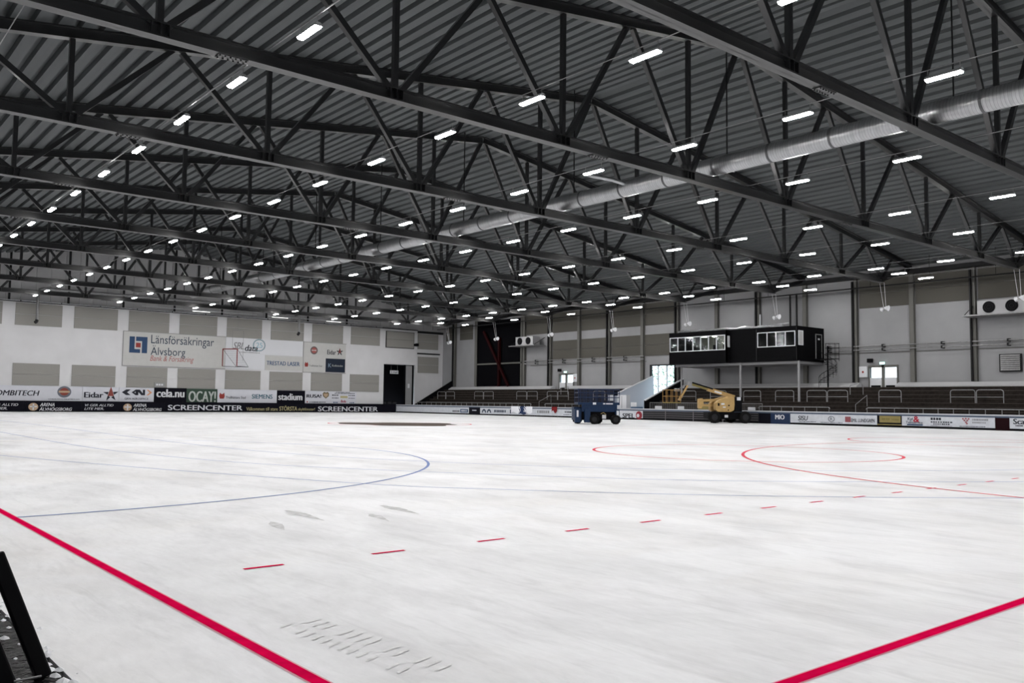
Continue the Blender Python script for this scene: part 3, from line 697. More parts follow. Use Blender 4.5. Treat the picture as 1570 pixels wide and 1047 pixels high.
n = 28; ring = [(38.42+r*math.cos(2*math.pi*k/n), .54+r*.8*math.sin(2*math.pi*k/n)) for r in (.29, .24) for k in range(n)]
m.add([plane_pt('R', u, v, D) for u, v in ring], [(k, (k+1) % n, n+(k+1) % n, n+k) for k in range(n)]); m.build('logo_ring', INK, t); text('R', 'R', 38.53, 38.3, .42, .66, D, INK, t)
poly('red_square', 'R', [(37.2, .32), (36.72, .32), (36.72, .76), (37.2, .76)], D-.01, .01, mat('faded_red', (.22, .06, .07), .5), t); text('EMIL LUNDGREN', 'R', 36.68, 34.7, .34, .62, D, INK, t, .01)
t = side_board(34.5, 32.52, BLACKB, 'yellow rink board with a black edge'); poly('yellow_panel', 'R', [(34.3, .36), (32.6, .36), (32.6, .88), (34.3, .88)], D-.01, .01, YELD, t); poly('yellow_edge', 'R', [(34.48, .17), (32.54, .17), (32.54, .24), (34.48, .24)], D-.01, .01, YELD, t)
bars('R', [(34.1, 33.4, .55, .72, 4), (33.3, 32.7, .55, .66, 8)], D-.012, mat('olive_ink', (.16, .13, .04), .5), t)
t = side_board(32.52, 25.75, BW, 'grey-white rink board with a big red ampersand and a red heart emblem')
text('Kyl', 'R', 32.05, 31.65, .52, .8, D, LFTXT, t, .02); text('&', 'R', 31.62, 31.15, .45, .9, D, mat('amp_red', (.36, .02, .04), .5), t, .05); text('Tvättservice', 'R', 32.2, 30.9, .33, .52, D, LFTXT, t, .02)
poly('blue_bar', 'R', [(32.1, .2), (30.9, .2), (30.9, .3), (32.1, .3)], D-.01, .01, LFBLUE, t)
bars('R', [(30.3, 29.5, .64, .82, 4), (30.3, 28.7, .45, .54, 9), (30.1, 28.9, .3, .39, 8), (30.3, 28.7, .2, .23, 18), (28.2, 26.4, .2, .26, 16)], D, INK, t)
m = MB()
for u, v in ((27.95, .78), (27.75, .8), (27.55, .78), (27.85, .66), (27.65, .66), (27.75, .54), (27.68, .44)): m.prism([(u+.09, v), (u, v+.07), (u-.09, v), (u, v-.07)], 0, D-.01, D)
m.build('heart_emblem', mat('heart_red', (.28, .07, .08), .5), t); bars('R', [(27.3, 26.2, .66, .8, 12), (27.3, 26.35, .46, .58, 10)], D, mat('grey_ink', (.2, .2, .2), .5), t)
side_board(25.75, 24.8, DRED, 'short dark red rink board', full=True)
t = side_board(24.8, 20.0, BW, 'grey-white rink board with bold black letters beside the short dark red board'); text('Sca', 'R', 24.55, 23.8, .48, .86, D, INK, t, .04); bars('R', [(24.4, 23.9, .33, .42, 5)], D, INK, t)
side_board(20.0, 10.0, BW, 'plain grey-white rink board at the near end of the stands')
# clothes hung over the boards
def draped(y0, y1, zb, mt, label, part='cloth'):
    t = thing('draped_cloth', (XB, (y0+y1)/2, zb), label, 'cloth'); n = 10; vs = []; 
    for j in range(6):
        for i in range(n+1):
            f = i/n; y = y0+(y1-y0)*f; w = .03*math.sin(f*14+j)
            z = 1.16-(1.16-zb*(1+.25*math.sin(f*7)))*max(0, j-1)/4
            vs.append((XB+.12 if j == 0 else XB-.05-abs(w), y, z if j else 1.155))
    MB().add(vs, [(j*(n+1)+i, j*(n+1)+i+1, (j+1)*(n+1)+i+1, (j+1)*(n+1)+i) for j in range(5) for i in range(n)]).build(part, mt, t)
draped(79.6, 77.9, .4, CLOTHW, 'white cloth hung over the boards left of a dark blue one'); draped(78.2, 76.9, .25, mat('blue_cloth', (.02, .035, .09), .9), 'dark blue cloth hung over the boards')
draped(77.3, 75.8, .38, CLOTHW, 'white cloth hung over the boards right of a dark blue one'); draped(72.5, 71.6, .6, mat('red_cloth', (.16, .01, .012), .9), 'red cloth hung over the boards')
# ------------------------------------------------------------------ stands
PARA = mat('parapet_white', (.40, .40, .41), .5)
def make_stand(y0, y1, label, gap):
    t = thing('spectator_stand', (68, (y0+y1)/2, 0), label, 'stand'); N = 9
    for i in range(N):
        x = 68.0+i*.62; z = .62+i*.335
        MB().box(x, 73.7, y0, y1, z-.335 if i else 0, z-.04).build('riser', BROWND, t)
        k = int((y1-y0)//5.2)+1; L = (y1-y0)/k
        for j in range(k): MB().box(x-.05, x+.60, y0+j*L+.02, y0+(j+1)*L-.02, z-.04, z).build('step_plank', BROWN, t)
        MB().box(x+.02, x+.06, y0, y1, z-.20, z-.12).build('step_edge', mat('step_edge', (.075, .062, .052), .6, 0, .3, 5), t)
    segs = [(y0, gap[0]), (gap[1], y1)]
    for a, b in segs:
        MB().prism([(73.72, 2.9), (74.6, 2.9), (74.6, 3.72), (74.3, 3.72), (73.72, 3.42)], 1, a, b).build('parapet', PARA, t)
    MB().box(73.72, 74.6, gap[0], gap[1], 2.9, 3.22).build('landing', CONC, t)
    return t
st1 = make_stand(8, 60.2, 'brown stepped stand under the black commentary booth', (36.6, 40.1))
st2 = make_stand(64.7, 102.6, 'brown stepped stand in front of the dark door with red bracing', (77.5, 80.8))
def stand_end(st, y, pts, mt, cap):
    MB().prism([(68.2, 0), (74.4, 0)]+pts[::-1], 1, y, y+.12).build('end_panel', mt, st)
    MB().beam((pts[0][0], y+.06, pts[0][1]), (pts[1][0], y+.06, pts[1][1]), .22, .10, (0, 1, 0)).build('end_cap', cap, st)
stand_end(st2, 64.45, [(68.2, 2.55), (74.4, 4.72)], mat('daylight_tinted_panel', (.55, .58, .66), .5), WHITE)  # bluish tint of the panel colour imitates daylight from the doorway
stand_end(st1, 60.25, [(68.2, 1.95), (74.4, 4.35)], BLACK, WHITE)  # black panel colour stands in for its backlit shade
stand_end(st2, 102.6, [(67.6, .9), (74.4, 4.6)], BLACK, BLACK)
def crush_barrier(y0, y1):
    t = thing('crush_barrier', (70.6, (y0+y1)/2, 1.8), 'galvanised hoop barrier on the brown steps %s' % ('below the black booth and its wall' if y0 < 60 else 'near the large dark door'), 'railing', 'hoop barriers near the booth' if y0 < 60 else 'hoop barriers near the dark door'); r = .035
    a, b = min(y0, y1), max(y0, y1); x = 70.6; z0, z1 = 1.96, 2.98
    MB().tube([(x, a, z0), (x, a, z1-.18), (x, a+.05, z1-.06), (x, a+.18, z1), (x, b-.18, z1), (x, b-.05, z1-.06), (x, b, z1-.18), (x, b, z0)], r, 8).build('hoop', GALVD, t)
    MB().tube([(x, a, 2.42), (x, b, 2.42)], .028, 8).build('mid_rail', GALVD, t)
for a, b in ((46.4, 44.5), (43.15, 41.25), (41.15, 39.25), (36.45, 34.55), (30.6, 28.75), (28.65, 26.7), (49.9, 48.0), (53.8, 51.9), (57.5, 55.6), (100.8, 98.9), (98.8, 96.8), (92.3, 90.4), (90.3, 88.3), (83.6, 81.7), (81.6, 79.7), (76.0, 74.2), (77.9, 76.1), (70.1, 68.3), (22.6, 20.7)): crush_barrier(a, b)
def guard(y0, y1, label):
    t = thing('guard_rail', (67.6, (y0+y1)/2, 0), label, 'railing')
    MB().tube([(67.6, y0, 1.36), (67.6, y0+.05, 1.45), (67.6, y0+.15, 1.49), (67.6, y1-.15, 1.49), (67.6, y1-.05, 1.45), (67.6, y1, 1.36)], .04, 8).build('top_rail', GALVD, t)
    n = round((y1-y0)/1.17)
    for i in range(n+1): MB().tube([(67.6, y0+.08+i*(y1-y0-.16)/n, 0), (67.6, y0+.08+i*(y1-y0-.16)/n, 1.47)], .028, 6).build('post', GALVD, t)
guard(12, 36.0, 'galvanised guard rail above the yellow and ampersand boards'); guard(39.2, 46.2, 'galvanised guard rail above the blue board')
guard(64.8, 75.0, 'galvanised guard rail right of the white cloths'); guard(77.4, 101.5, 'galvanised guard rail above the arched logo board')
def handrail(y, label):
    t = thing('stair_handrail', (68.6, y, .6), label, 'railing')
    MB().tube([(68.5, y, .62), (68.5, y, 1.75), (70.4, y, 2.55), (70.4, y, 1.625)], .03, 8).build('rail', GALVD, t)
handrail(37.4, 'sloping stair handrail below the glazed exit doors over the yellow board'); handrail(77.0, 'sloping stair handrail behind the white cloths')
for y, lb in ((39.9, 'short rail post at the stair top beside the crush barriers and exit doors'), (77.2, 'short rail post at the stair top near the fan heater')):
    t = thing('rail_post', (72.2, y, 2.3), lb, 'railing'); MB().tube([(72.2, y, 2.63), (72.2, y, 3.45)], .03, 8).tube([(72.2, y, 3.43), (73.5, y, 3.6)], .03, 8).build('rail', GALVD, t); MB().tube([(72.2, y-1.2, 2.63), (72.2, y-1.2, 3.45)], .03, 8).build('post', GALVD, t)
# ------------------------------------------------------------------ exit doors, daylight doorway
for i, (a, b) in enumerate(EXD):
    d_ = thing('door_%d' % (i+1), (XW, (a+b)/2, 3.25), 'white double exit door with daylit windows %s' % ('above the yellow rink board' if i == 0 else 'beside the far fan heater'), 'door'); tag(d_, kind='structure')
    mid = (a+b)/2
    MB().box(74.86, 75.1, a-.1, a, 3.2, 5.3).box(74.86, 75.1, b, b+.1, 3.2, 5.3).box(74.86, 75.1, mid-.12, mid+.12, 3.2, 5.3).box(74.86, 75.1, a, b, 5.08, 5.3).build('door_frame', COLG, d_)
    for c, e in ((a, mid-.12), (mid+.12, b)):
        lf = MB().box(74.92, 75.02, c, e, 3.25, 4.18).build('door_leaf', WHITE, d_)
        MB().box(74.90, 74.92, c+.12, e-.12, 3.28, 3.5).build('kick_plate', BLACK, lf); MB().box(74.95, 75.0, c+.08, e-.08, 4.24, 5.04).build('window_pane', GLASS, d_)
    t = thing('exit_sign', (74.7, mid, 5.4), 'small glowing green exit sign above the %s double door' % ('near' if i == 0 else 'far'), 'sign')
    MB().box(74.72, 74.8, mid-.22, mid+.22, 5.36, 5.56).build('sign_box', EXITG, t); MB().box(74.8, 75, mid-.05, mid+.05, 5.42, 5.5).build('bracket', COLD, t)
    t = thing('wall_cabinet', (74.9, b+.7, 4.2), 'white cabinet with a small red dot beside the %s double door' % ('near' if i == 0 else 'far'), 'cabinet'); yy = b+.15 if i == 0 else a-.9
    MB().box(74.7, 75, yy, yy+.75, 4.22, 5.2).build('cabinet_body', WHITE, t, .02); disc('dot', 'R', yy+.38, 4.7, .1, 74.69, .01, RED, t)
    t = thing('wall_speaker', (74.85, b-.1, 5.65), 'small black box speaker above the %s double door' % ('near' if i == 0 else 'far'), 'speaker')
    MB().box(74.7, 75, b-.3, b+.15, 5.55, 5.9).build('speaker_box', BLACK, t, .02)
w = thing('window_1', (XW, 63.6, 0), 'tall daylit glazed doorway between the two stands', 'window'); tag(w, kind='structure')
MB().box(74.95, 75.25, 61.8, 61.95, 0, 6.0).box(74.95, 75.25, 65.35, 65.5, 0, 6.0).box(74.95, 75.25, 61.8, 65.5, 5.88, 6.02).build('window_frame', DARKG, w)
for c, e in ((61.95, 63.05), (63.2, 64.3), (64.45, 65.35)): MB().box(75.1, 75.12, c, e, .1, 5.88).build('window_pane', GLASS, w)
for y in (63.05, 64.3): MB().box(75.05, 75.17, y, y+.15, 0, 5.88).build('mullion', WHITE, w)
# outside
struct('ground_outside', MB().box(75.3, 160, 0, 170, -.3, -.1), GRASS)
def tree(x, y, h, label):
    t = thing('tree', (x, y, -.1), label, 'tree', 'trees outside the doorway')
    MB().tube([(x, y, -.1), (x+.1, y, h*.35), (x-.1, y+.1, h*.8)], [.2, .14, .05], 8).build('trunk', BARK, t)
    m = MB()
    for i in range(700):
        a = random.random()*6.28; u = random.uniform(-1, 1); rr = random.random()**.4; s = math.sqrt(1-u*u)
        c = Vector((x+h*.36*rr*s*math.cos(a), y+h*.36*rr*s*math.sin(a), h*.6+h*.4*rr*u)); q = random.uniform(.12, .26)
        d1 = Vector((random.gauss(0, 1), random.gauss(0, 1), random.gauss(0, 1))).normalized(); d2 = d1.orthogonal().normalized()
        m.add([c-d1*q, c+d2*q*.6, c+d1*q, c-d2*q*.6], [(0, 1, 2, 3)])
    m.build('foliage', LEAF, t)
for x, y, h in ((96, 76, 9), (101, 82, 10), (98, 88, 8.5), (106, 92, 10)): tree(x, y, h, 'leafy green tree seen through the daylit doorway')
# dark door with red bracing
d4 = thing('door_4', (74.9, 92.5, 3.8), 'very large dark grey door behind red steel bracing', 'door'); tag(d4, kind='structure')
for a, b in ((87.9, 92.6), (92.64, 97.4)):
    for c, e in ((3.8, 6.78), (6.98, 12.9)): MB().box(74.88, 75.0, a, b, c, e).build('door_leaf', mat('door_charcoal', (.0045, .0045, .0055), .7, spec=.0), d4)
MB().box(74.7, 75, 87.5, 97.8, 6.78, 6.98).box(74.7, 75, 87.5, 87.8, 3.8, 13).box(74.7, 75, 97.5, 97.8, 3.8, 13).build('door_frame', COLG, d4)
t = thing('steel_bracing', (74.6, 92, 3.7), 'dark red crossed steel bracing in front of the large dark door', 'bracing')
BR = mat('bracing_red', (.015, .001, .0015), .6, spec=.08)
MB().beam((74.55, 92.05, 3.75), (74.55, 92.05, 10.4), .34, .3).build('brace', BR, t); MB().beam((74.35, 95.3, 11.4), (74.35, 89.8, 3.75), .34, .2, (0, 1, 0)).build('brace', BR, t)
# ------------------------------------------------------------------ fan heaters, louvre
def fan_heater(yc, zb, L, label, p0, p1):
    t = thing('fan_heater', (74, yc, zb), label, 'heater')
    MB().box(73.1, 74.3, yc-L/2, yc+L/2, zb+.1, zb+1.2).build('heater_body', mat('heater_grey', (.33, .33, .34), .5), t, .02)
    for s in (-1, 1):
        c = yc+s*L*.24
        f = disc('fan_opening', 'R', c, zb+.64, .46, 73.05, .06, BLACK, t, 24)
        m = MB()
        for r in (.15, .3, .46):
            m.tube([(73.02, c+r*math.cos(k*math.pi/12), zb+.64+r*math.sin(k*math.pi/12)) for k in range(25)], .008, 4, False)
        m.build('fan_guard', DARKG, f)
    MB().box(72.9, 74.9, p0, p1, zb, zb+.1).build('platform', GALVD, t)
    for y in (p0+.2, p1-.2): MB().tube([(73.0, y, zb+.1), (74.9, y, zb+1.1)], .03, 6).build('strut', COLD, t)
fan_heater(27.7, 8.95, 3.5, 'large twin fan heater on a shelf above the grey louvre', 24.5, 30.6)
fan_heater(85.2, 8.9, 3.4, 'twin fan heater on a shelf beside the large dark door', 83.0, 88.1)
t = thing('wall_louvre', (74.9, 27.7, 4.5), 'grey slatted louvre on the side wall below the large fan heater', 'louvre')
MB().box(74.8, 75, 26.9, 28.55, 4.5, 5.92).build('frame', COLD, t)
for i in range(8): MB().add([(74.72, 27.0, 4.6+i*.16), (74.72, 28.45, 4.6+i*.16), (74.8, 28.45, 4.74+i*.16), (74.8, 27.0, 4.74+i*.16)], [(0, 1, 2, 3)]).build('slat', GALVD, t)
# hanging loudspeakers at the truss ends
sp = None
for y, e in zip(TY[1:], ENDS[1:]):
    if sp is None:
        sp = thing('hanging_loudspeaker', (70, y, 9.75), 'white loudspeaker hung from the truss '+e, 'speaker', 'loudspeakers at the truss ends')
        z = 9.75
        MB().tube([(70, y-.32, z), (70, y-.05, z+.05), (70, y+.05, z+.05)], [.24, .12, .1], 12).tube([(70.05, y+.3, z-.08), (70.0, y+.05, z)], [.2, .1], 12).build('horn', WHITE, sp)
        MB().box(69.9, 70.1, y-.12, y+.12, z-.12, z+.16).build('driver', GALVD, sp)
        MB().tube([(70, y-.1, z+.15), (69.6, y-.19, 11.9)], .014, 5).tube([(70, y+.1, z+.15), (69.6, y+.19, 11.9)], .014, 5).build('cord', WHITE, sp)
    else:
        c = copy_tree(sp); c.location = (70, y, 9.75)
        c['label'] = 'white loudspeaker hung from the truss '+e
# ------------------------------------------------------------------ commentary booth
BX0, BXL = 70.4, 69.9
bt = thing('commentary_booth', (72.5, 51, 5.6), 'long black commentary booth on posts above the brown stand', 'booth')
CLAD = mat('booth_black', (.0032, .0032, .0038), .7, 0, .2, 8, spec=.04)
zb, zt = 5.78, 8.78
def booth_box(x0, y0, y1, win):       # front wall at x0 with a band of windows
    wy0, wy1, wz0, wz1, n = win
    m = MB()
    for a, b, c, d in wall_cells(y0, y1, zb, zt, [(wy0, wy1, wz0, wz1)]): m.box(x0, x0+.12, a, b, c, d)
    m.build('front_wall', CLAD, bt)
    fr = MB(); w_ = .07
    fr.box(x0-.03, x0+.08, wy0, wy1, wz0-w_, wz0).box(x0-.03, x0+.08, wy0, wy1, wz1, wz1+w_).box(x0-.03, x0+.08, wy0-w_, wy0, wz0-w_, wz1+w_).box(x0-.03, x0+.08, wy1, wy1+w_, wz0-w_, wz1+w_)
    f = fr.build('window_frame', WHITE, bt)
    for i in range(1, n): y = wy0+(wy1-wy0)*i/n; MB().box(x0-.02, x0+.07, y-.035, y+.035, wz0, wz1).build('mullion', WHITE, f)
    for i in range(n):
        y = wy0+(wy1-wy0)*i/n; MB().box(x0+.03, x0+.04, y+.04, y+(wy1-wy0)/n-.04, wz0, wz1).build('window_pane', GLASS, f)
booth_box(BX0, 44.0, 48.3, (44.22, 48.1, 7.1, 8.36, 4))
booth_box(BXL, 51.3, 58.45, (51.55, 58.3, 7.0, 8.34, 7))
MB().box(BX0, BX0+.12, 48.3, 51.3, zb, zt).build('middle_wall', CLAD, bt)
MB().box(BX0-.02, BX0+.02, 48.25, 48.32, zb, zt).box(BX0-.02, BX0+.02, 44.0, 44.05, zb, zt).build('wall_joint', DARKG, bt)
# right end wall with a window and a door
m = MB()
m.box(BX0, 75, 44.0, 44.1, zb, zt); m.build('end_wall', CLAD, bt)
f = MB().box(70.65, 70.72, 43.96, 44.0, 7.2, 8.4).box(71.35, 71.42, 43.96, 44.0, 7.2, 8.4).box(70.65, 71.42, 43.96, 44.0, 8.4, 8.47).box(70.65, 71.42, 43.96, 44.0, 7.13, 7.2).build('window_frame', WHITE, bt); MB().box(70.72, 71.35, 43.98, 44.0, 7.2, 8.4).build('window_pane', mat('pale_blind', (.4, .4, .4), .6), f)
f = MB().box(73.5, 73.58, 43.95, 44.0, 6.0, 8.22).box(74.5, 74.58, 43.95, 44.0, 6.0, 8.22).box(73.5, 74.58, 43.95, 44.0, 8.22, 8.3).build('door_frame', GALVD, bt); MB().box(73.58, 74.5, 43.97, 44.0, 6.0, 8.22).build('booth_door', BLACK, bt); MB().box(73.9, 74.2, 43.95, 43.97, 7.75, 7.9).build('door_plate', WHITE, bt)
MB().box(BXL, BX0, 51.3, 51.42, zb, zt).build('side_wall', CLAD, bt); MB().box(BXL, 75, 58.35, 58.45, zb, zt).build('side_wall', CLAD, bt)
MB().box(BXL+.1, BXL+.45, 51.27, 51.3, 7.2, 8.3).build('side_window', WHITE, bt)
MB().box(BX0, 75, 44.0, 58.45, zt, zt+.1).box(BXL, BX0, 51.3, 58.45, zt, zt+.1).build('roof', CLAD, bt)
MB().box(BX0, 75, 44.0, 58.45, zb-.1, zb).box(BXL, BX0, 51.3, 58.45, zb-.1, zb).build('booth_floor', CLAD, bt)
MB().box(BX0+.3, 75, 44.1, 58.3, zb-.35, zb-.1).build('underframe', WALLG, bt)
MB().box(74.8, 74.9, 51.4, 58.3, zb, zt).build('inner_wall', BOOTHIN, bt)
MB().box(BX0+.15, 74.8, 51.36, 51.4, zb, zt).build('partition', BOOTHIN, bt); MB().box(BX0+.15, 74.8, 51.2, 51.3, zb, zt).build('partition', DARKG, bt)
MB().box(74.8, 74.9, 44.1, 51.2, zb, zt).build('inner_wall', DARKG, bt)
for y in (52.6, 54.3, 55.6, 57.5): MB().tube([(72.0, y, zt-.12), (72.0, y, zt-.30)], [.05, .28], 14).build('ceiling_lamp', LED, bt)
for y in (52.3, 53.5, 54.9, 56.2, 57.3):
    m = MB().box(71.0, 71.08, y-.25, y+.25, 6.9, 7.55); m.box(71.0, 71.6, y-.25, y+.25, 6.85, 6.92); m.tube([(71.3, y, 5.8), (71.3, y, 6.85)], .04, 6)
    t = thing('booth_chair', (71.3, y, 5.8), 'dark swivel chair inside the lit part of the black booth', 'chair', 'chairs inside the booth'); o = m.build('chair_seat', BLACK, t)
for y, x in ((50.3, 70.7), (43.05, 70.6)):
    z = .62+.335*int((x-68)/.62)
    MB().tube([(x, y+.9 if y < 44 else y, z), (x, y+.9 if y < 44 else y, zb-.1)], .11, 12).build('support_post', WALLG, bt)
MB().tube([(71.2, 57.9, 2.295), (71.2, 57.9, zb-.1)], .09, 12).build('support_post', WALLG, bt)
# silver pipes lying on the booth roof and a mast
t = thing('roof_pipe', (70.9, 50, zt+.1), 'silver foil pipe lying along the black booth roof', 'pipe')
pts = [(70.3, 57.6, zt+.22)]+[(70.7, 57.6-i*.5, zt+.24+.05*math.sin(i*1.3)) for i in range(1, 25)]
MB().tube(pts, [.10+.05*abs(math.sin(i*.9)) for i in range(len(pts))], 8).build('pipe', GALV, t); MB().tube([(70.7, 49.0, zt+.2), (70.7, 45.0, zt+.42)], .07, 8).build('pipe_end', GALV, t)
t = thing('roof_mast', (71.5, 48.6, zt+.1), 'short silver mast standing on the black booth roof', 'mast'); MB().tube([(71.5, 48.6, zt+.1), (71.5, 48.6, zt+1.5)], .06, 8).build('mast', WHITE, t)
for y in (47.3, 46.6):
    t = thing('wall_downpipe', (74.6, y, 9), 'black downpipe on the wall above the booth', 'pipe', 'black downpipes above the booth'); MB().tube([(74.6, y, zt+.1), (74.6, y, 12.4)], .09, 10).build('pipe', COLD, t)
# caged spiral stair
ss = thing('spiral_stair', (73.2, 42.6, 3.2), 'black caged spiral stair at the door end of the booth', 'stair')
cx, cy = 73.2, 42.6
MB().tube([(cx, cy, 3.3), (cx, cy, 7.1)], .07, 10).build('centre_pole', BLACK, ss)
for i in range(12):
    a = 2.2+i*.52; z = 3.75+i*.185
    MB().prism([(cx+.05*math.cos(a), cy+.05*math.sin(a)), (cx+.75*math.cos(a-.25), cy+.75*math.sin(a-.25)), (cx+.75*math.cos(a+.25), cy+.75*math.sin(a+.25))], 2, z, z+.04).build('tread', BLACK, ss)
hp = [(cx+.78*math.cos(2.2+i*.26), cy+.78*math.sin(2.2+i*.26), 3.25+i*.1125+.95) for i in range(24)]
MB().tube(hp, .025, 6).build('handrail', BLACK, ss); MB().tube([(p[0], p[1], p[2]-.5) for p in hp], .018, 6).build('mid_rail', BLACK, ss)
for i in range(0, 24, 2): MB().tube([(hp[i][0], hp[i][1], hp[i][2]-.95), hp[i]], .016, 5).build('baluster', BLACK, ss)
for z in (5.9, 6.4, 6.9, 7.3): MB().tube([(cx+.2+.62*math.cos(k*.4), cy-.35+.62*math.sin(k*.4), z) for k in range(17)], .018, 5).build('cage_hoop', BLACK, ss)
for k in range(0, 16, 2): MB().tube([(cx+.2+.62*math.cos(k*.4), cy-.35+.62*math.sin(k*.4), 5.7), (cx+.2+.62*math.cos(k*.4), cy-.35+.62*math.sin(k*.4), 7.3)], .016, 5).build('cage_bar', BLACK, ss)
MB().box(73.2, 74.7, 43.0, 43.96, 5.9, 5.96).build('landing', BLACK, ss)
# ------------------------------------------------------------------ machines on the ice
def wheel(parent, x, y, r, w, tread=12):
    m = MB(); n = 24
    prof = [(-w/2, r*.55), (-w/2, r*.9), (-w*.35, r), (w*.35, r), (w/2, r*.9), (w/2, r*.55)]
    vs = [(x+rr*math.cos(2*math.pi*k/n), y+yy, r+rr*math.sin(2*math.pi*k/n)) for yy, rr in prof for k in range(n)]
    m.add(vs, [(i*n+k, i*n+(k+1) % n, (i+1)*n+(k+1) % n, (i+1)*n+k) for i in range(5) for k in range(n)])
    for k in range(tread):
        a = 2*math.pi*k/tread; m.beam((x+r*math.cos(a), y-w*.42, r+r*math.sin(a)), (x+r*math.cos(a+.12), y+w*.42, r+r*math.sin(a+.12)), .05, .05)
    t = m.build('wheel', RUB, parent, world=False)
    MB().tube([(x, y-w*.42, r), (x, y+w*.42, r)], r*.56, 16).tube([(x, y-w*.48, r), (x, y+w*.48, r)], r*.2, 10).build('hub', DARKG, t, world=False)
    return t
def P(parent, name, mt, mb, bev=0): return mb.build(name, mt, parent, bev, world=False)
sl = thing('scissor_lift', (48.45, 47.9, 0), 'blue scissor lift with black wheels parked on the ice', 'lift', rz=-YAW+.10)
P(sl, 'chassis', BLACK, MB().box(-1.15, 1.5, -.65, .65, .35, .95), .03)
for x in (-.25, 1.42):
    wheel(sl, x, -.85, .37, .3); wheel(sl, x-1.0 if x < 0 else x-1.05, .85, .37, .3)
for k, z in enumerate((1.0, 1.12)):
    P(sl, 'scissor_arm', BLACK, MB().beam((-1.1, -.45, z), (1.3, -.45, z+.1), .08, .1).beam((-1.1, .45, z+.1), (1.3, .45, z), .08, .1))
dk = P(sl, 'platform_deck', BLUE, MB().box(-1.5, 1.75, -.85, .85, 1.48, 1.68), .02); P(sl, 'skirt', BLUE, MB().box(-1.2, 1.55, -.8, -.7, .95, 1.48))
for a, b in ((-1.75, -1.3), (-1.0, -.55), (1.4, 1.72)): P(sl, 'outrigger', BLUE, MB().box(a, b, -.95, -.55, .12, 1.15), .03)
P(sl, 'engine_cover', BLUE, MB().box(-1.75, -.9, -.5, .6, .3, 1.3), .04)
for a, b, z0, z1 in ((-1.62, -1.48, .55, 1.05), (1.48, 1.66, .6, 1.05), (.42, .72, .42, .72)): P(sl, 'sticker', WHITE, MB().box(a, b, -.97 if abs(a) > 1 else -.67, -.955 if abs(a) > 1 else -.655, z0, z1))
P(sl, 'sticker', WHITE, MB().box(-.35, -.1, -.87, -.855, 1.5, 1.66)); P(sl, 'sticker', WHITE, MB().box(.45, .62, -.87, -.855, 1.53, 1.62).box(.68, 1.2, -.87, -.855, 1.53, 1.62))
P(sl, 'hose', mat('hose_tan', (.35, .25, .1), .6), MB().tube([(.3, -.72, .8), (.5, -.74, .9), (.7, -.72, .75)], .03, 6))
DBL = mat('rail_dark_blue', (.008, .02, .06), .5)
for z in (2.05, 2.4, 2.68): P(sl, 'guard_rail', DBL, MB().tube([(-1.48, -.83, z), (1.73, -.83, z), (1.73, .83, z), (-1.48, .83, z), (-1.48, -.83, z)], .028, 6))
for i in range(8):
    x = -1.48+i*3.21/7
    for y in (-.83, .83): P(sl, 'rail_post', DBL, MB().tube([(x, y, 1.68), (x, y, 2.68)], .026, 6))
m = MB()
for i in range(56):
    x = -1.46+i*3.17/55; m.tube([(x, .83, 1.7), (x, .83, 2.66)], .008, 4); m.tube([(x, -.83, 1.7), (x, -.83, 2.66)], .006, 4)
tag(P(sl, 'rail_mesh', DBL, m), kind='stuff'); P(sl, 'control_box', BLACK, MB().box(1.3, 1.6, -.8, -.5, 2.2, 2.6), .03)
bl = thing('boom_lift', (63.7, 47.27, 0), 'yellow articulated boom lift with big black wheels beside the rink boards', 'lift', rz=-YAW+.12)
P(bl, 'chassis', BLACK, MB().box(-1.5, 1.9, -.7, .7, .35, .95), .04)
for x, y in ((-1.1, -.95), (1.7, -.95), (-.2, .95), (1.1, .95)): wheel(bl, x, y, .52, .42, 18)
P(bl, 'bumper_plate', WHITE, MB().box(-.15, .15, -1.0, -.98, .5, .72))
P(bl, 'turntable', DARKG, MB().tube([(.1, 0, .95), (.1, 0, 1.1)], .6, 20))
bp = [(-.95, 1.15), (-.75, .98), (.45, .98), (.75, 1.15), (.8, 1.6), (.78, 2.3), (.3, 2.35), (-.5, 2.1), (-.95, 1.75)]
P(bl, 'engine_cover', YEL, MB().prism(bp, 1, -.95, -.35), .06); P(bl, 'engine_cover', YEL, MB().prism(bp, 1, .35, .95), .06)
P(bl, 'cover_latch', BLACK, MB().box(-.75, -.6, -.97, -.94, 1.5, 1.75).tube([(.2, -.97, 1.15), (.2, -.94, 1.15)], .06, 10).tube([(.25, -.97, 1.55), (.25, -.94, 1.55)], .07, 10)); P(bl, 'sticker', WHITE, MB().box(-.45, -.15, -.97, -.955, 1.6, 1.75).box(-.3, -.05, -.97, -.955, 1.35, 1.45))
P(bl, 'counterweight', BLACK, MB().box(.82, 1.5, -.9, .9, 1.0, 2.3), .08); P(bl, 'sticker', SIGNW, MB().box(1.0, 1.35, -.92, -.905, 2.0, 2.28))
P(bl, 'lower_arm', YEL, MB().beam((-2.0, 0, 1.95), (.4, 0, 2.05), .3, .22)); P(bl, 'lower_arm', YEL, MB().beam((-1.9, 0, 1.55), (.3, 0, 1.5), .26, .2))
P(bl, 'knuckle', YEL, MB().prism([(-2.2, 2.1), (-1.85, 2.15), (-1.75, 1.6), (-2.0, 1.25), (-2.2, 1.3)], 1, -.25, .25), .03)
P(bl, 'main_boom', YEL, MB().beam((1.1, 0, 2.28), (-1.35, 0, 2.98), .3, .34)); P(bl, 'boom_extension', YELD, MB().beam((-1.3, 0, 2.97), (-2.95, 0, 3.45), .22, .22))
P(bl, 'hose_carrier', BLACK, MB().beam((-.9, -.18, 2.98), (-2.8, -.18, 3.52), .06, .12)); P(bl, 'sticker', WHITE, MB().beam((-.75, -.16, 2.78), (-.1, -.16, 2.6), .02, .14))
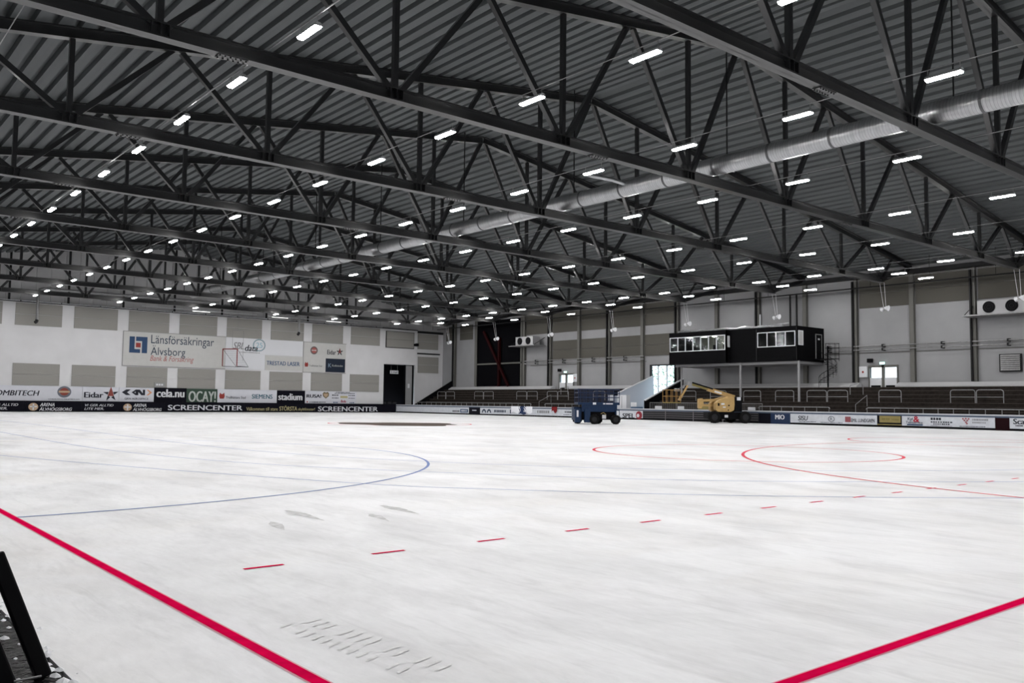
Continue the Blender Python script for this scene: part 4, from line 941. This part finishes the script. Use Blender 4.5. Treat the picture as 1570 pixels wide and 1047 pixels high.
P(bl, 'boom_head', GALVD, MB().box(-3.25, -2.8, -.2, .2, 3.25, 3.62), .04)
for y in (-.12, .12): P(bl, 'jib', YEL, MB().beam((-3.1, y, 3.4), (-3.95, y, 1.95), .1, .14))
P(bl, 'jib_cylinder', BLACK, MB().tube([(-3.3, 0, 3.25), (-3.75, 0, 2.3)], .06, 10))
bk = P(bl, 'basket_floor', YELD, MB().box(-5.25, -3.95, -.5, .5, 1.7, 1.78)); BKT = mat('basket_rail', (.28, .16, .05), .5)
for z in (2.3, 2.85): P(bl, 'basket_rail', BKT, MB().tube([(-5.25, -.5, z), (-3.95, -.5, z), (-3.95, .5, z), (-5.25, .5, z), (-5.25, -.5, z)], .028, 6))
for x in (-5.25, -4.82, -4.38, -3.95):
    for y in (-.5, .5): P(bl, 'basket_post', BKT, MB().tube([(x, y, 1.78), (x, y, 2.85)], .024, 6))
P(bl, 'control_panel', GALVD, MB().box(-4.3, -3.95, -.3, .3, 2.75, 3.0), .03)
# things at the gate beside the machines
def barrier(y0, y1, x, label, signs=()):
    t = thing('mesh_barrier', (x, (y0+y1)/2, 0), label, 'barrier', None); h = 1.75
    MB().tube([(x, y0, 0), (x, y0, h), (x, y1, h), (x, y1, 0)], .03, 8).tube([(x, y0, .15), (x, y1, .15)], .025, 8).build('frame', GALVD, t)
    n = int((y1-y0)/.12); m = MB()
    for i in range(1, n): y = y0+(y1-y0)*i/n; m.tube([(x, y, .15), (x, y, h)], .008, 4)
    m.build('mesh_wires', GALVD, t)
    for a, b in signs: MB().box(x-.03, x-.02, a, b, .98, 1.42).build('sign_plate', WHITE, t)
barrier(55.4, 58.8, 67.3, 'steel mesh barrier with a white notice near the red emblem board', ((57.2, 58.1),))
barrier(51.8, 55.3, 67.3, 'steel mesh barrier with a white notice under the lift basket', ((54.4, 55.2),))
barrier(48.2, 51.7, 67.3, 'steel mesh barrier without notice behind the yellow lift'); barrier(45.6, 48.1, 67.3, 'steel mesh barrier with a white notice behind the lift counterweight', ((46.3, 47.1),))
t = thing('yellow_tank', (67.0, 52, .9), 'faded yellow box tank on a dark stand left of the boom lift wheels', 'tank'); MB().box(66.8, 67.25, 50.6, 52.4, 1.0, 1.65).build('tank_body', YELD, t, .05); MB().box(66.85, 67.2, 50.7, 52.3, 0, 1.0).build('tank_stand', BLACK, t)
t = thing('white_cabinet', (68.0, 62.5, 0), 'tall white cabinet against the end of the far stand', 'cabinet'); MB().box(67.5, 68.1, 62.2, 63.5, .5, 2.5).build('cabinet_body', WHITE, t, .02); MB().box(67.48, 67.5, 62.83, 62.85, .6, 2.4).build('door_gap', DARKG, t); MB().box(67.55, 68.05, 62.25, 63.45, 0, .5).build('base', DARKG, t)
t = thing('white_board', (67.2, 63.9, 0), 'white notice board standing beside the white cabinet', 'board'); MB().box(67.1, 67.15, 63.6, 64.4, 1.9, 2.5).build('board_panel', WHITE, t); MB().tube([(67.18, 63.7, 0), (67.18, 63.7, 2.3)], .03, 6).tube([(67.18, 64.3, 0), (67.18, 64.3, 2.3)], .03, 6).build('legs', GALVD, t)
t = thing('blue_container', (68, 60.9, 0), 'small blue and white container behind the red emblem board', 'container'); MB().box(67.3, 68.2, 60.5, 61.4, 0, 1.3).build('container_body', mat('soft_blue', (.10, .16, .26), .5), t, .03); MB().box(67.25, 67.3, 60.55, 61.35, 1.3, 1.75).build('lid', WHITE, t)
# ------------------------------------------------------------------ black brace frame in the near left corner
nf = thing('brace_frame', (1.15, 5.55, 0), 'black slanted steel brace frame standing on the wet mat beside the ice', 'frame')
GB = mat('gloss_black', (.004, .004, .005), .4, spec=.15)
MB().beam((1.215, 5.55, 0), (.96, 5.66, .70), .085, .06, (1, 0, 0)).build('slanted_leg', GB, nf, .012)
MB().beam((1.03, 5.50, 0), (.77, 5.61, .70), .085, .06, (1, 0, 0)).build('slanted_leg', GB, nf, .012)
MB().tube([(1.05, 5.47, .03), (1.19, 5.50, .025)], .007, 6).build('foot_bar', GALVD, nf)
MB().tube([(.76, 5.61, .69), (.97, 5.66, .69)], .03, 10).build('top_bar', GB, nf)
